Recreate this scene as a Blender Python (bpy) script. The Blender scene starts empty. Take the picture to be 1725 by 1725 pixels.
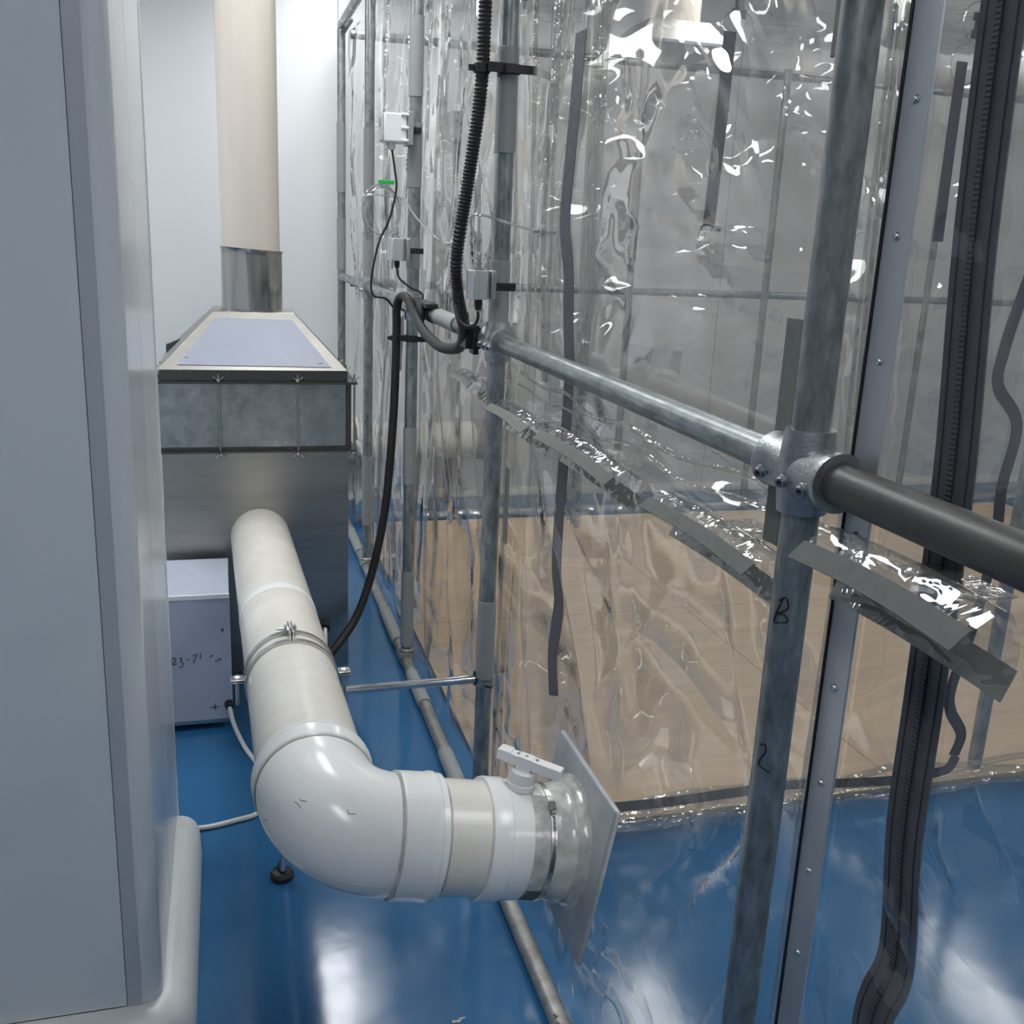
import bpy, bmesh, math, random
from mathutils import Vector, Matrix, noise
random.seed(7)
PI = math.pi
sc = bpy.context.scene
C = sc.collection

# ------------------------------------------------------------------ camera
cam_d = bpy.data.cameras.new('camera'); cam = bpy.data.objects.new('camera', cam_d); C.objects.link(cam)
sc.camera = cam
cam_d.sensor_width = 36.0; cam_d.sensor_fit = 'HORIZONTAL'; cam_d.lens = 1694.0 / 1725.0 * 36.0
cam_d.clip_start = 0.05
def _u(v): return v / v.length
_n = _u(Vector((583 - 862.5, 7100 - 862.5, 1694)))          # world down, in lens axes
_d = Vector((373 - 862.5, 380 - 862.5, 1694)); _d = _u(_d - _n * _d.dot(_n))   # world +Y
_r = _u(_d.cross(_n)); _r = _r if _r.x > 0 else -_r                              # world +X
right = Vector((_r.x, _d.x, -_n.x)); up = -Vector((_r.y, _d.y, -_n.y)); back = -Vector((_r.z, _d.z, -_n.z))
M = Matrix.Identity(4)
for i in range(3):
    M[i][0], M[i][1], M[i][2] = right[i], up[i], back[i]
M[0][3], M[1][3], M[2][3] = 0, 0, 1.55
cam.matrix_world = M

# ------------------------------------------------------------------ world, exposure
w = bpy.data.worlds.new('world'); sc.world = w; w.use_nodes = True
w.node_tree.nodes['Background'].inputs[0].default_value = (0.75, 0.8, 0.85, 1)
w.node_tree.nodes['Background'].inputs[1].default_value = 0.25
sc.view_settings.view_transform = 'Standard'; sc.view_settings.look = 'None'
sc.view_settings.gamma = 1.0; sc.view_settings.use_curve_mapping = False
sc.view_settings.exposure = 0.0
LAMP = 17.5                                            # emission of the ceiling panels
CEIL = 2.92

# ------------------------------------------------------------------ materials
MATS = {}
def mat(name, col, rough=0.5, metal=0.0, var=0.0, vscale=8.0, bump=0.0, bscale=40.0, stretch=(1, 1, 1), coat=0.0, col2=None, spec=0.5, trans=0.0, ior=1.5, rvar=0.0):
    m = bpy.data.materials.new(name); m.use_nodes = True
    nt = m.node_tree; b = nt.nodes['Principled BSDF']
    b.inputs['Base Color'].default_value = (*col, 1); b.inputs['Roughness'].default_value = rough
    b.inputs['Metallic'].default_value = metal; b.inputs['Specular IOR Level'].default_value = spec
    b.inputs['Coat Weight'].default_value = coat; b.inputs['Coat Roughness'].default_value = 0.08
    b.inputs['Transmission Weight'].default_value = trans; b.inputs['IOR'].default_value = ior
    if var or bump or rvar:
        tc = nt.nodes.new('ShaderNodeNewGeometry'); mp = nt.nodes.new('ShaderNodeMapping')
        mp.inputs['Scale'].default_value = stretch
        nt.links.new(tc.outputs['Position'], mp.inputs['Vector'])
    if var or rvar:
        nz = nt.nodes.new('ShaderNodeTexNoise'); nz.inputs['Scale'].default_value = vscale; nz.inputs['Detail'].default_value = 5
        nz.inputs['Roughness'].default_value = 0.65
        nt.links.new(mp.outputs[0], nz.inputs['Vector'])
        rp = nt.nodes.new('ShaderNodeMapRange'); rp.inputs[1].default_value = 0.32; rp.inputs[2].default_value = 0.68
        nt.links.new(nz.outputs['Fac'], rp.inputs[0])
    if var:
        mx = nt.nodes.new('ShaderNodeMix'); mx.data_type = 'RGBA'
        c2 = col2 or tuple(max(0, c * (1 - var)) for c in col)
        c1 = col if col2 else tuple(min(1, c * (1 + var * 0.6)) for c in col)
        mx.inputs[6].default_value = (*c1, 1); mx.inputs[7].default_value = (*c2, 1)
        nt.links.new(rp.outputs[0], mx.inputs[0]); nt.links.new(mx.outputs[2], b.inputs['Base Color'])
    if rvar:
        r2 = nt.nodes.new('ShaderNodeMapRange'); r2.inputs[3].default_value = max(0.02, rough - rvar); r2.inputs[4].default_value = rough + rvar
        nt.links.new(rp.outputs[0], r2.inputs[0]); nt.links.new(r2.outputs[0], b.inputs['Roughness'])
    if bump:
        n2 = nt.nodes.new('ShaderNodeTexNoise'); n2.inputs['Scale'].default_value = bscale; n2.inputs['Detail'].default_value = 3
        nt.links.new(mp.outputs[0], n2.inputs['Vector'])
        bp = nt.nodes.new('ShaderNodeBump'); bp.inputs['Strength'].default_value = bump; bp.inputs['Distance'].default_value = 0.004
        nt.links.new(n2.outputs['Fac'], bp.inputs['Height']); nt.links.new(bp.outputs[0], b.inputs['Normal'])
    MATS[name] = m
    return m

def film_mat(name, tint=(0.93, 0.935, 0.93), refl=1.25, haze=0.04, rough=0.02, bump=0.25, bscale=6.0, stretch=(1, 1, 1), hazecol=(0.8, 0.8, 0.8), ridge=1.0, dist=0.035):
    """thin clear plastic sheet: see-through, mirror-like at grazing angles, slightly milky"""
    m = bpy.data.materials.new(name); m.use_nodes = True; nt = m.node_tree
    for n in list(nt.nodes): nt.nodes.remove(n)
    out = nt.nodes.new('ShaderNodeOutputMaterial')
    tr = nt.nodes.new('ShaderNodeBsdfTransparent'); tr.inputs[0].default_value = (*tint, 1)
    gl = nt.nodes.new('ShaderNodeBsdfGlossy'); gl.inputs['Color'].default_value = (1, 1, 1, 1); gl.inputs['Roughness'].default_value = rough
    df = nt.nodes.new('ShaderNodeBsdfDiffuse'); df.inputs[0].default_value = (*hazecol, 1)
    fr = nt.nodes.new('ShaderNodeLayerWeight'); fr.inputs['Blend'].default_value = 0.5
    pw = nt.nodes.new('ShaderNodeMath'); pw.operation = 'POWER'; pw.inputs[1].default_value = 5.0       # Schlick's reflectance of a clear sheet
    mu = nt.nodes.new('ShaderNodeMath'); mu.operation = 'MULTIPLY_ADD'; mu.inputs[1].default_value = 0.72 * refl; mu.inputs[2].default_value = 0.06 * refl; mu.use_clamp = True
    m1 = nt.nodes.new('ShaderNodeMixShader'); m1.inputs[0].default_value = haze
    m2 = nt.nodes.new('ShaderNodeMixShader')
    geo = nt.nodes.new('ShaderNodeNewGeometry'); mp = nt.nodes.new('ShaderNodeMapping'); mp.inputs['Scale'].default_value = stretch
    nz = nt.nodes.new('ShaderNodeTexNoise'); nz.inputs['Scale'].default_value = bscale; nz.inputs['Detail'].default_value = 2.0
    nz.inputs['Distortion'].default_value = 0.6
    bp = nt.nodes.new('ShaderNodeBump'); bp.inputs['Strength'].default_value = bump; bp.inputs['Distance'].default_value = dist
    L = nt.links.new
    mp2 = nt.nodes.new('ShaderNodeMapping'); mp2.inputs['Rotation'].default_value = (0.6, 0.2, 0.5); mp2.inputs['Scale'].default_value = (0.7, 0.45, 1.5)
    rz = nt.nodes.new('ShaderNodeTexNoise'); rz.inputs['Scale'].default_value = bscale * 0.75; rz.inputs['Detail'].default_value = 1.0; rz.inputs['Distortion'].default_value = 0.9
    sb = nt.nodes.new('ShaderNodeMath'); sb.operation = 'SUBTRACT'; sb.inputs[1].default_value = 0.5
    ab = nt.nodes.new('ShaderNodeMath'); ab.operation = 'ABSOLUTE'
    sm = nt.nodes.new('ShaderNodeMath'); sm.operation = 'MULTIPLY_ADD'; sm.inputs[1].default_value = ridge
    L(geo.outputs['Position'], mp.inputs[0]); L(mp.outputs[0], nz.inputs['Vector'])
    L(geo.outputs['Position'], mp2.inputs[0]); L(mp2.outputs[0], rz.inputs['Vector']); L(rz.outputs['Fac'], sb.inputs[0]); L(sb.outputs[0], ab.inputs[0])
    L(ab.outputs[0], sm.inputs[0]); L(nz.outputs['Fac'], sm.inputs[2]); L(sm.outputs[0], bp.inputs['Height'])
    L(bp.outputs[0], gl.inputs['Normal']); L(bp.outputs[0], fr.inputs['Normal'])
    L(fr.outputs['Facing'], pw.inputs[0]); L(pw.outputs[0], mu.inputs[0]); L(tr.outputs[0], m1.inputs[1]); L(df.outputs[0], m1.inputs[2])
    L(mu.outputs[0], m2.inputs[0]); L(m1.outputs[0], m2.inputs[1]); L(gl.outputs[0], m2.inputs[2]); L(m2.outputs[0], out.inputs[0])
    MATS[name] = m
    return m

mat('wall', (0.70, 0.715, 0.71), 0.28, spec=0.35)
mat('wall_panel', (0.62, 0.665, 0.70), 0.22, spec=0.4)
mat('corner_profile', (0.60, 0.63, 0.665), 0.2, spec=0.5)
mat('corner_strip', (0.42, 0.45, 0.49), 0.35)
mat('edge_white', (0.85, 0.86, 0.87), 0.3)
mat('joint', (0.28, 0.30, 0.32), 0.6)
mat('cove', (0.66, 0.68, 0.67), 0.3, spec=0.4)
mat('ceiling', (0.8, 0.81, 0.82), 0.6)
mat('floor', (0.020, 0.105, 0.245), 0.13, var=0.18, vscale=2.5, bump=0.12, bscale=9, spec=0.5, col2=(0.024, 0.125, 0.275), rvar=0.05)
mat('galv', (0.38, 0.41, 0.41), 0.38, metal=0.65, var=0.4, vscale=38, stretch=(1.3, 1.3, 0.5), col2=(0.15, 0.175, 0.18), rvar=0.1)
mat('galv_rail', (0.40, 0.43, 0.43), 0.36, metal=0.85, var=0.4, vscale=30, stretch=(1.6, 0.5, 1.6), col2=(0.15, 0.175, 0.18), rvar=0.1)
mat('galv_dull', (0.42, 0.42, 0.40), 0.45, metal=0.7, var=0.4, vscale=20, col2=(0.24, 0.235, 0.22))
mat('cast', (0.42, 0.44, 0.45), 0.36, metal=0.9, var=0.25, vscale=60, bump=0.2, bscale=300)
mat('dark_pipe', (0.085, 0.082, 0.076), 0.42, metal=0.2, var=0.4, vscale=14, stretch=(1, 0.3, 1), bump=0.1, bscale=160)
mat('steel', (0.62, 0.61, 0.59), 0.22, metal=1.0, var=0.12, vscale=9)
mat('chrome', (0.75, 0.75, 0.75), 0.1, metal=1.0)
mat('steel_wrap', (0.50, 0.48, 0.455), 0.2, metal=1.0, var=0.2, vscale=14, stretch=(1, 1, 0.15), bump=0.5, bscale=14)
mat('steel_brushed', (0.40, 0.39, 0.36), 0.32, metal=1.0, var=0.12, vscale=6, stretch=(0.25, 1, 3), bump=0.02, bscale=120)
mat('steel_hood', (0.30, 0.29, 0.27), 0.42, metal=1.0, var=0.12, vscale=6, stretch=(0.25, 1, 3))
mat('galv_sheet', (0.46, 0.48, 0.475), 0.34, metal=0.9, var=0.55, vscale=15, col2=(0.25, 0.28, 0.295), rvar=0.1)
mat('steel_dark', (0.11, 0.105, 0.10), 0.35, metal=0.8)
mat('film_blue', (0.36, 0.385, 0.455), 0.45, var=0.06, vscale=5, spec=0.4)
mat('box_white', (0.46, 0.49, 0.58), 0.4, var=0.07, vscale=6, spec=0.4)
mat('pvc_beige', (0.71, 0.64, 0.555), 0.22, var=0.06, vscale=5, stretch=(1, 1, 0.2))
mat('pvc_cream', (0.79, 0.765, 0.70), 0.24, var=0.07, vscale=7, col2=(0.70, 0.67, 0.59))
mat('pvc_white', (0.83, 0.835, 0.82), 0.2, var=0.05, vscale=6)
mat('pvc_glue', (0.50, 0.50, 0.46), 0.3, var=0.35, vscale=30)
mat('pvc_grey', (0.27, 0.285, 0.28), 0.4, var=0.05, vscale=12)
mat('flange_grey', (0.40, 0.42, 0.43), 0.22, var=0.2, vscale=9)
mat('glue_film', (0.52, 0.525, 0.49), 0.16, var=0.35, vscale=24, bump=0.3, bscale=30)
mat('black_plastic', (0.012, 0.012, 0.014), 0.4)
mat('hose_corrugated', (0.014, 0.013, 0.020), 0.38)
mat('black_rubber', (0.010, 0.0095, 0.009), 0.5)
mat('zip_tape', (0.092, 0.095, 0.108), 0.6, var=0.2, vscale=60)
mat('strap_black', (0.035, 0.037, 0.046), 0.6)
mat('zip_teeth', (0.035, 0.036, 0.042), 0.35)
mat('silver_box', (0.56, 0.59, 0.60), 0.3, metal=0.5)
mat('silver_side', (0.42, 0.43, 0.43), 0.3, metal=0.7)
mat('device_white', (0.78, 0.79, 0.79), 0.35)
mat('device_grey', (0.45, 0.455, 0.45), 0.4)
mat('screen', (0.10, 0.105, 0.11), 0.15)
mat('green_tag', (0.02, 0.42, 0.06), 0.45)
mat('white_cable', (0.66, 0.655, 0.62), 0.4)
mat('ink', (0.01, 0.01, 0.012), 0.5)
mat('dirt', (0.12, 0.11, 0.09), 0.7)
mat('plywood', (0.57, 0.43, 0.285), 0.5, var=0.12, vscale=5, stretch=(0.5, 3.5, 1), col2=(0.47, 0.35, 0.23))
mat('velcro', (0.185, 0.195, 0.18), 0.75, var=0.1, vscale=50)
mat('alu', (0.52, 0.54, 0.565), 0.3, metal=0.55, var=0.05, vscale=4)
film_mat('film', tint=(0.925, 0.92, 0.905), bump=0.8, bscale=2.6, haze=0.05, refl=1.5, ridge=1.1, dist=0.085)
film_mat('film_side', tint=(0.91, 0.905, 0.89), bump=1.0, bscale=2.6, haze=0.04, refl=1.8, stretch=(1, 0.9, 0.5), ridge=0.9, dist=0.09)
film_mat('film_roof', tint=(0.975, 0.975, 0.97), bump=0.5, bscale=4, haze=0.01, refl=0.8)
film_mat('film_back', tint=(0.87, 0.865, 0.85), bump=0.5, bscale=4, haze=0.05, refl=1.3)
film_mat('film_thick', tint=(0.82, 0.82, 0.80), refl=1.8, haze=0.05, bump=0.2, bscale=20)
film_mat('tube_clear', tint=(0.72, 0.73, 0.72), refl=1.6, haze=0.22, bump=0.0)
m = bpy.data.materials.new('lamp_diffuser'); m.use_nodes = True
_b = m.node_tree.nodes['Principled BSDF']; _b.inputs['Emission Color'].default_value = (0.97, 0.985, 1.0, 1); _b.inputs['Emission Strength'].default_value = LAMP
_b.inputs['Base Color'].default_value = (0.8, 0.8, 0.8, 1)
MATS['lamp_diffuser'] = m

# ------------------------------------------------------------------ mesh helpers
ROOTLOC = {}
def tag(o, label=None, cat=None, group=None, kind=None):
    if label: o['label'] = label
    if cat: o['category'] = cat
    if group: o['group'] = group
    if kind: o['kind'] = kind
    return o
def thing(name, label, cat, loc=(0, 0, 0), group=None, rot=(0, 0, 0)):
    o = bpy.data.objects.new(name, None); C.objects.link(o); o.location = loc; o.rotation_euler = rot
    o.empty_display_size = 0.05
    ROOTLOC[o.name] = Vector(loc)
    return tag(o, label, cat, group)
def copy_tree(o, parent=None):
    c = o.copy(); C.objects.link(c)
    if parent: c.parent = parent
    for ch in list(o.children): copy_tree(ch, c)
    return c
def basis(d):
    d = Vector(d).normalized()
    a = Vector((0, 0, 1)) if abs(d.z) < 0.9 else Vector((0, 1, 0))
    x = a.cross(d).normalized(); y = d.cross(x)
    return d, x, y
def spline(pts, n=8):
    """Catmull-Rom through points"""
    P = [Vector(p) for p in pts]; P = [P[0] * 2 - P[1]] + P + [P[-1] * 2 - P[-2]]
    o = []
    for i in range(1, len(P) - 2):
        for k in range(n):
            t = k / n; a, b, c, d = P[i - 1], P[i], P[i + 1], P[i + 2]
            o.append(0.5 * ((2 * b) + (c - a) * t + (2 * a - 5 * b + 4 * c - d) * t * t + (3 * b - a - 3 * c + d) * t ** 3))
    o.append(P[-2]); return o

class MB:
    def __init__(s): s.v = []; s.f = []
    def add(s, vs, fs):
        k = len(s.v); s.v += [tuple(p) for p in vs]; s.f += [tuple(i + k for i in f) for f in fs]; return s
    def box(s, a, b, rz=0, mtx=None):
        x0, y0, z0 = a; x1, y1, z1 = b
        vs = [Vector(p) for p in ((x0, y0, z0), (x1, y0, z0), (x1, y1, z0), (x0, y1, z0), (x0, y0, z1), (x1, y0, z1), (x1, y1, z1), (x0, y1, z1))]
        if mtx is not None: vs = [mtx @ p for p in vs]
        return s.add(vs, [(0, 3, 2, 1), (4, 5, 6, 7), (0, 1, 5, 4), (1, 2, 6, 5), (2, 3, 7, 6), (3, 0, 4, 7)])
    def hexa(s, q0, q1):
        """two quads joined"""
        return s.add(list(q0) + list(q1), [(3, 2, 1, 0), (4, 5, 6, 7), (0, 1, 5, 4), (1, 2, 6, 5), (2, 3, 7, 6), (3, 0, 4, 7)])
    def sweep(s, path, r, n=12, caps=True, closed=False, flat=1.0):
        P = [Vector(p) for p in path]; N = len(P)
        R = r if isinstance(r, (list, tuple)) else [r] * N
        t0 = (P[1] - P[0]).normalized(); _, x, y = basis(t0)
        vs = []
        for i in range(N):
            if closed: t = (P[(i + 1) % N] - P[i - 1])
            else: t = P[min(i + 1, N - 1)] - P[max(i - 1, 0)]
            t.normalize(); x = (x - t * x.dot(t)).normalized(); y = t.cross(x)
            for k in range(n):
                a = 2 * PI * k / n; vs.append(P[i] + x * (R[i] * math.cos(a)) + y * (R[i] * flat * math.sin(a)))
        fs = []
        for i in range(N if closed else N - 1):
            j = (i + 1) % N
            for k in range(n): fs.append((i * n + k, i * n + (k + 1) % n, j * n + (k + 1) % n, j * n + k))
        if caps and not closed: fs += [tuple(range(n))[::-1], tuple((N - 1) * n + k for k in range(n))]
        return s.add(vs, fs)
    def cyl(s, a, b, r, n=20, r2=None): return s.sweep([a, b], [r, r if r2 is None else r2], n)
    def lathe(s, a, d, prof, n=32, caps=True):
        """prof: (distance along d, radius)"""
        d, x, y = basis(d); a = Vector(a); vs = []; fs = []
        for (t, r) in prof:
            for k in range(n):
                g = 2 * PI * k / n; vs.append(a + d * t + x * (r * math.cos(g)) + y * (r * math.sin(g)))
        for i in range(len(prof) - 1):
            for k in range(n): fs.append((i * n + k, i * n + (k + 1) % n, (i + 1) * n + (k + 1) % n, (i + 1) * n + k))
        if caps: fs += [tuple(range(n))[::-1], tuple((len(prof) - 1) * n + k for k in range(n))]
        return s.add(vs, fs)
    def arc_shell(s, a, d, xdir, r0, r1, g0, g1, length, n=14):
        """part of a tube wall: angles g0..g1 measured from xdir around d"""
        d = Vector(d).normalized(); x = Vector(xdir).normalized(); y = d.cross(x); a = Vector(a); vs = []
        for t in (0, length):
            for r in (r0, r1):
                for k in range(n + 1):
                    g = g0 + (g1 - g0) * k / n; vs.append(a + d * t + x * (r * math.cos(g)) + y * (r * math.sin(g)))
        m = n + 1; fs = []
        for k in range(n):
            fs += [(k, k + 1, 2 * m + k + 1, 2 * m + k), (m + k + 1, m + k, 3 * m + k, 3 * m + k + 1),
                   (k + 1, k, m + k, m + k + 1), (2 * m + k, 2 * m + k + 1, 3 * m + k + 1, 3 * m + k)]
        fs += [(0, 2 * m, 3 * m, m), (n, m + n, 3 * m + n, 2 * m + n)]
        return s.add(vs, fs)
    def grid(s, fn, nu, nv):
        vs = [fn(i / nu, j / nv) for i in range(nu + 1) for j in range(nv + 1)]; m = nv + 1
        return s.add(vs, [(i * m + j, (i + 1) * m + j, (i + 1) * m + j + 1, i * m + j + 1) for i in range(nu) for j in range(nv)])
    def ribbon(s, path, side, w, th):
        """flat strap along path; side = width direction per point or constant, th = thickness along the third direction"""
        P = [Vector(p) for p in path]; N = len(P); vs = []
        for i in range(N):
            t = (P[min(i + 1, N - 1)] - P[max(i - 1, 0)]).normalized()
            sd = Vector(side[i] if isinstance(side, list) else side); sd = (sd - t * sd.dot(t)).normalized(); nn = t.cross(sd)
            for a, b in ((-1, -1), (1, -1), (1, 1), (-1, 1)): vs.append(P[i] + sd * (a * w / 2) + nn * (b * th / 2))
        fs = [(3, 2, 1, 0), tuple((N - 1) * 4 + k for k in range(4))]
        for i in range(N - 1):
            for k in range(4): fs.append((i * 4 + k, i * 4 + (k + 1) % 4, (i + 1) * 4 + (k + 1) % 4, (i + 1) * 4 + k))
        return s.add(vs, fs)
    def build(s, name, material, parent=None, smooth=True, bevel=0.0, local=False, angle=35, recalc=True):
        vs = [Vector(p) for p in s.v]; loc = Vector((0, 0, 0))
        if parent is None:
            xs = [p.x for p in vs]; ys = [p.y for p in vs]; zs = [p.z for p in vs]
            loc = Vector(((min(xs) + max(xs)) / 2, (min(ys) + max(ys)) / 2, min(zs)))
        elif not local:
            loc = ROOTLOC[parent.name]
        me = bpy.data.meshes.new(name); me.from_pydata([tuple(p - loc) for p in vs], [], s.f)
        if recalc:
            bm = bmesh.new(); bm.from_mesh(me); bmesh.ops.recalc_face_normals(bm, faces=bm.faces); bm.to_mesh(me); bm.free()
        if smooth:
            me.polygons.foreach_set('use_smooth', [True] * len(me.polygons)); me.set_sharp_from_angle(angle=math.radians(angle))
        me.materials.append(MATS[material])
        o = bpy.data.objects.new(name, me); C.objects.link(o)
        if parent is None:
            o.location = loc; ROOTLOC[o.name] = loc
        else:
            o.parent = parent; ROOTLOC[o.name] = loc if not local else Vector((0, 0, 0))
        if bevel:
            b = o.modifiers.new('bevel', 'BEVEL'); b.width = bevel; b.segments = 2; b.limit_method = 'ANGLE'; b.angle_limit = math.radians(40)
        return o
def struct(o): o['kind'] = 'structure'; return o
def one(mb, name, material, label, cat, group=None, **k): return tag(mb.build(name, material, **k), label, cat, group)

# ------------------------------------------------------------------ the room
XL, XR, YB, YF = -3.0, 6.2, -2.6, 5.92
struct(MB().box((XL, YB, -0.1), (XR, YF, 0)).build('floor', 'floor', smooth=False))
struct(MB().box((XL, YB, CEIL), (XR, YF, CEIL + 0.1)).build('ceiling', 'ceiling', smooth=False))
wb = struct(MB().box((XL, YF, -0.1), (XR, YF + 0.1, CEIL + 0.1)).build('wall_back', 'joint', smooth=False))
for i, (x0, x1) in enumerate([(-3.0, -1.76), (-1.755, -0.565), (-0.56, 0.63), (0.635, 1.825), (1.83, 3.02), (3.025, 4.215), (4.22, 5.41), (5.415, 6.2)]):
    MB().box((x0, YF - 0.004, 0.0), (x1, YF + 0.01, CEIL)).build('panel', 'wall', wb, smooth=False)
struct(MB().box((XL - 0.1, YB, -0.1), (XL, YF, CEIL)).build('wall_left_far', 'wall', smooth=False))
struct(MB().box((XR, YB, -0.1), (XR + 0.1, YF, CEIL)).build('wall_right', 'wall', smooth=False))
struct(MB().box((XL, YB - 0.1, -0.1), (XR, YB, CEIL)).build('wall_behind', 'wall', smooth=False))
struct(MB().sweep([(XL, YF - 0.012, 0.0), (XR, YF - 0.012, 0.0)], 0.045, 16).build('baseboard_back', 'cove'))

# pier at the left: flat panel, rounded corner profile, side panel
PX, PYF, PYB, PR = -0.156, 1.75, 2.455, 0.037
wl = struct(MB().box((XL, PYF + 0.012, 0), (PX - 0.05, PYB - 0.008, CEIL)).box((PX - 0.05, PYF + 0.06, 0), (PX - 0.021, PYB - 0.008, CEIL)).build('wall_left', 'joint', smooth=False))
MB().box((-1.6, PYF, 0), (-0.2205, PYF + 0.03, CEIL)).build('panel', 'wall_panel', wl, bevel=0.001)
MB().box((XL, PYF, 0), (-1.604, PYF + 0.03, CEIL)).build('panel', 'wall_panel', wl, bevel=0.001)
sidep = MB().box((PX - 0.03, 2.064, 0), (PX, PYB - 0.006, CEIL)).build('panel', 'wall_panel', wl)
MB().box((PX - 0.03, PYB - 0.006, 0), (PX + 0.003, PYB + 0.004, CEIL)).build('edge_trim', 'edge_white', wl, bevel=0.001)
MB().box((XL, PYB - 0.012, 0), (PX - 0.03, PYB, CEIL)).build('panel', 'wall_panel', wl, smooth=False)
def corner_path(off=0.0, n=14, x_start=-0.2185, y_end=PYF + PR + 0.027):
    o = []
    cx, cy = PX - PR, PYF + PR
    for k in range(n + 1):
        a = -PI / 2 + (PI / 2) * k / n
        o.append((cx + (PR + off) * math.cos(a), cy + (PR + off) * math.sin(a)))
    return o
cp = corner_path()
b = MB()
vs = []
pro = [(-0.2185, PYF)] + cp + [(PX, 2.061)]
inn = [(-0.2185, PYF + 0.012)] + [(x, y) for x, y in corner_path(-0.012)] + [(PX - 0.012, 2.061)]
N = len(pro)
for z in (0, CEIL): vs += [(x, y, z) for x, y in pro] + [(x, y, z) for x, y in inn]
fs = []
for k in range(N - 1):
    fs += [(k, k + 1, 2 * N + k + 1, 2 * N + k), (N + k + 1, N + k, 3 * N + k, 3 * N + k + 1)]
fs += [(0, 2 * N, 3 * N, N), (N - 1, 2 * N - 1, 4 * N - 1, 3 * N - 1)]
b.add(vs, fs)
tr1 = struct(b.build('trim_1', 'corner_profile', angle=60))
MB().box((-0.2193, PYF - 0.0012, 0), (-0.193, PYF + 0.010, CEIL)).build('cover_strip', 'corner_strip', tr1)
# coved skirting around the pier
def cove_section():                    # (outwards, z)
    o = [(0.0, 0.088)]
    for k in range(11):
        a = PI / 2 * k / 10
        o.append((0.060 * math.sin(a) ** 0.9, 0.006 + 0.080 * math.cos(a)))
    o.append((0.060, 0.0)); return o
path = [((-1.8, PYF), (0, -1)), ((-0.9, PYF), (0, -1))]
for k in range(15):
    a = -PI / 2 + (PI / 2) * k / 14
    path.append(((PX - PR + PR * math.cos(a), PYF + PR + PR * math.sin(a)), (math.cos(a), math.sin(a))))
path += [((PX, 2.1), (1, 0)), ((PX, 2.36), (1, 0))]
sec = cove_section(); vs = []; fs = []; m_ = len(sec)
for (p, nrm) in path:
    for (o_, z) in sec: vs.append((p[0] + nrm[0] * o_, p[1] + nrm[1] * o_, z))
for i in range(len(path) - 1):
    for k in range(m_ - 1): fs.append((i * m_ + k, (i + 1) * m_ + k, (i + 1) * m_ + k + 1, i * m_ + k + 1))
b = MB().add(vs, fs); bb = struct(b.build('baseboard_left', 'cove', angle=60))
# end cap of the skirting
vs = []
for (o_, z) in sec: vs.append((PX + o_, 2.36, z))
for (o_, z) in sec: vs.append((PX + o_ * 0.9, 2.45, z * 0.75))
fs = [(k, k + 1, m_ + k + 1, m_ + k) for k in range(m_ - 1)]
MB().add(vs, fs).build('end_cap', 'cove', bb, angle=60)

# ------------------------------------------------------------------ ceiling lamps
lamp_names = [((0.58, 4.95), 'ceiling panel lamp over the far end of the aisle'), ((-0.62, -0.45), 'ceiling panel lamp above and behind the viewer'),
              ((0.22, 2.75), 'ceiling panel lamp over the middle of the aisle'), ((-1.0, 4.1), 'ceiling panel lamp behind the pier, nearer the duct'),
              ((2.3, 4.3), 'ceiling panel lamp over the far middle of the tent'), ((1.55, 0.55), 'ceiling panel lamp over the near part of the tent'),
              ((4.4, 4.3), 'ceiling panel lamp at the far right of the room'), ((3.8, 0.55), 'ceiling panel lamp at the near right of the room'),
              ((2.6, -1.7), 'ceiling panel lamp behind the tent'), ((-2.2, 4.1), 'ceiling panel lamp in the far left corner of the room')]
for (x, y), lb in lamp_names:
    wx = 0.17
    t = thing('ceiling_lamp', lb, 'lamp', (x, y, CEIL), 'ceiling panel lamps')
    MB().box((x - wx, y - 0.6, CEIL - 0.03), (x + wx, y + 0.6, CEIL - 0.028)).build('diffuser', 'lamp_diffuser', t, smooth=False)
    MB().box((x - wx - 0.02, y - 0.62, CEIL - 0.035), (x - wx, y + 0.62, CEIL - 0.001)).box((x + wx, y - 0.62, CEIL - 0.035), (x + wx + 0.02, y + 0.62, CEIL - 0.001)) \
        .box((x - wx, y - 0.62, CEIL - 0.035), (x + wx, y - 0.6, CEIL - 0.001)).box((x - wx, y + 0.6, CEIL - 0.035), (x + wx, y + 0.62, CEIL - 0.001)).build('frame', 'edge_white', t, smooth=False)

# ------------------------------------------------------------------ tube frame of the tent
FX, RZ, PRAD = 0.62, 1.315, 0.0212
POSTY = [0.965, 2.32, 3.46, 4.57, 5.65]
plabels = ['nearest galvanized post, handwritten marks on it, between dark rail and grey rail', 'galvanized post carrying the corrugated black hose and lower silver transmitter',
           'galvanized post carrying the white transmitter with display', 'thin-looking galvanized post behind the coiled clear tubing', 'farthest galvanized corner post against the back wall']
posts = []
for i, y in enumerate(POSTY):
    top = 2.545
    o = one(MB().sweep([(FX, y, 0.02 if i else 0.02), (FX, y, top)], PRAD, 24), 'tent_post', 'galv', plabels[i], 'post', 'tent posts along the aisle')
    posts.append(o)
def stroke(pts, parent, mat_='ink', r=0.0011, nm='handwriting', lab=None):
    o = MB().sweep(spline(pts, 5), r, 6).build(nm, mat_, parent)
    if lab: o['label'] = lab
    return o
def on_post(y, z, off, t=0.0):
    """point on the aisle-and-camera side of a post; off = sideways distance along the wall of the tube"""
    a = math.radians(215) + off / PRAD
    return (FX + (PRAD + 0.0004) * math.cos(a), y + (PRAD + 0.0004) * math.sin(a), z)
yA = POSTY[0]
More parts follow.
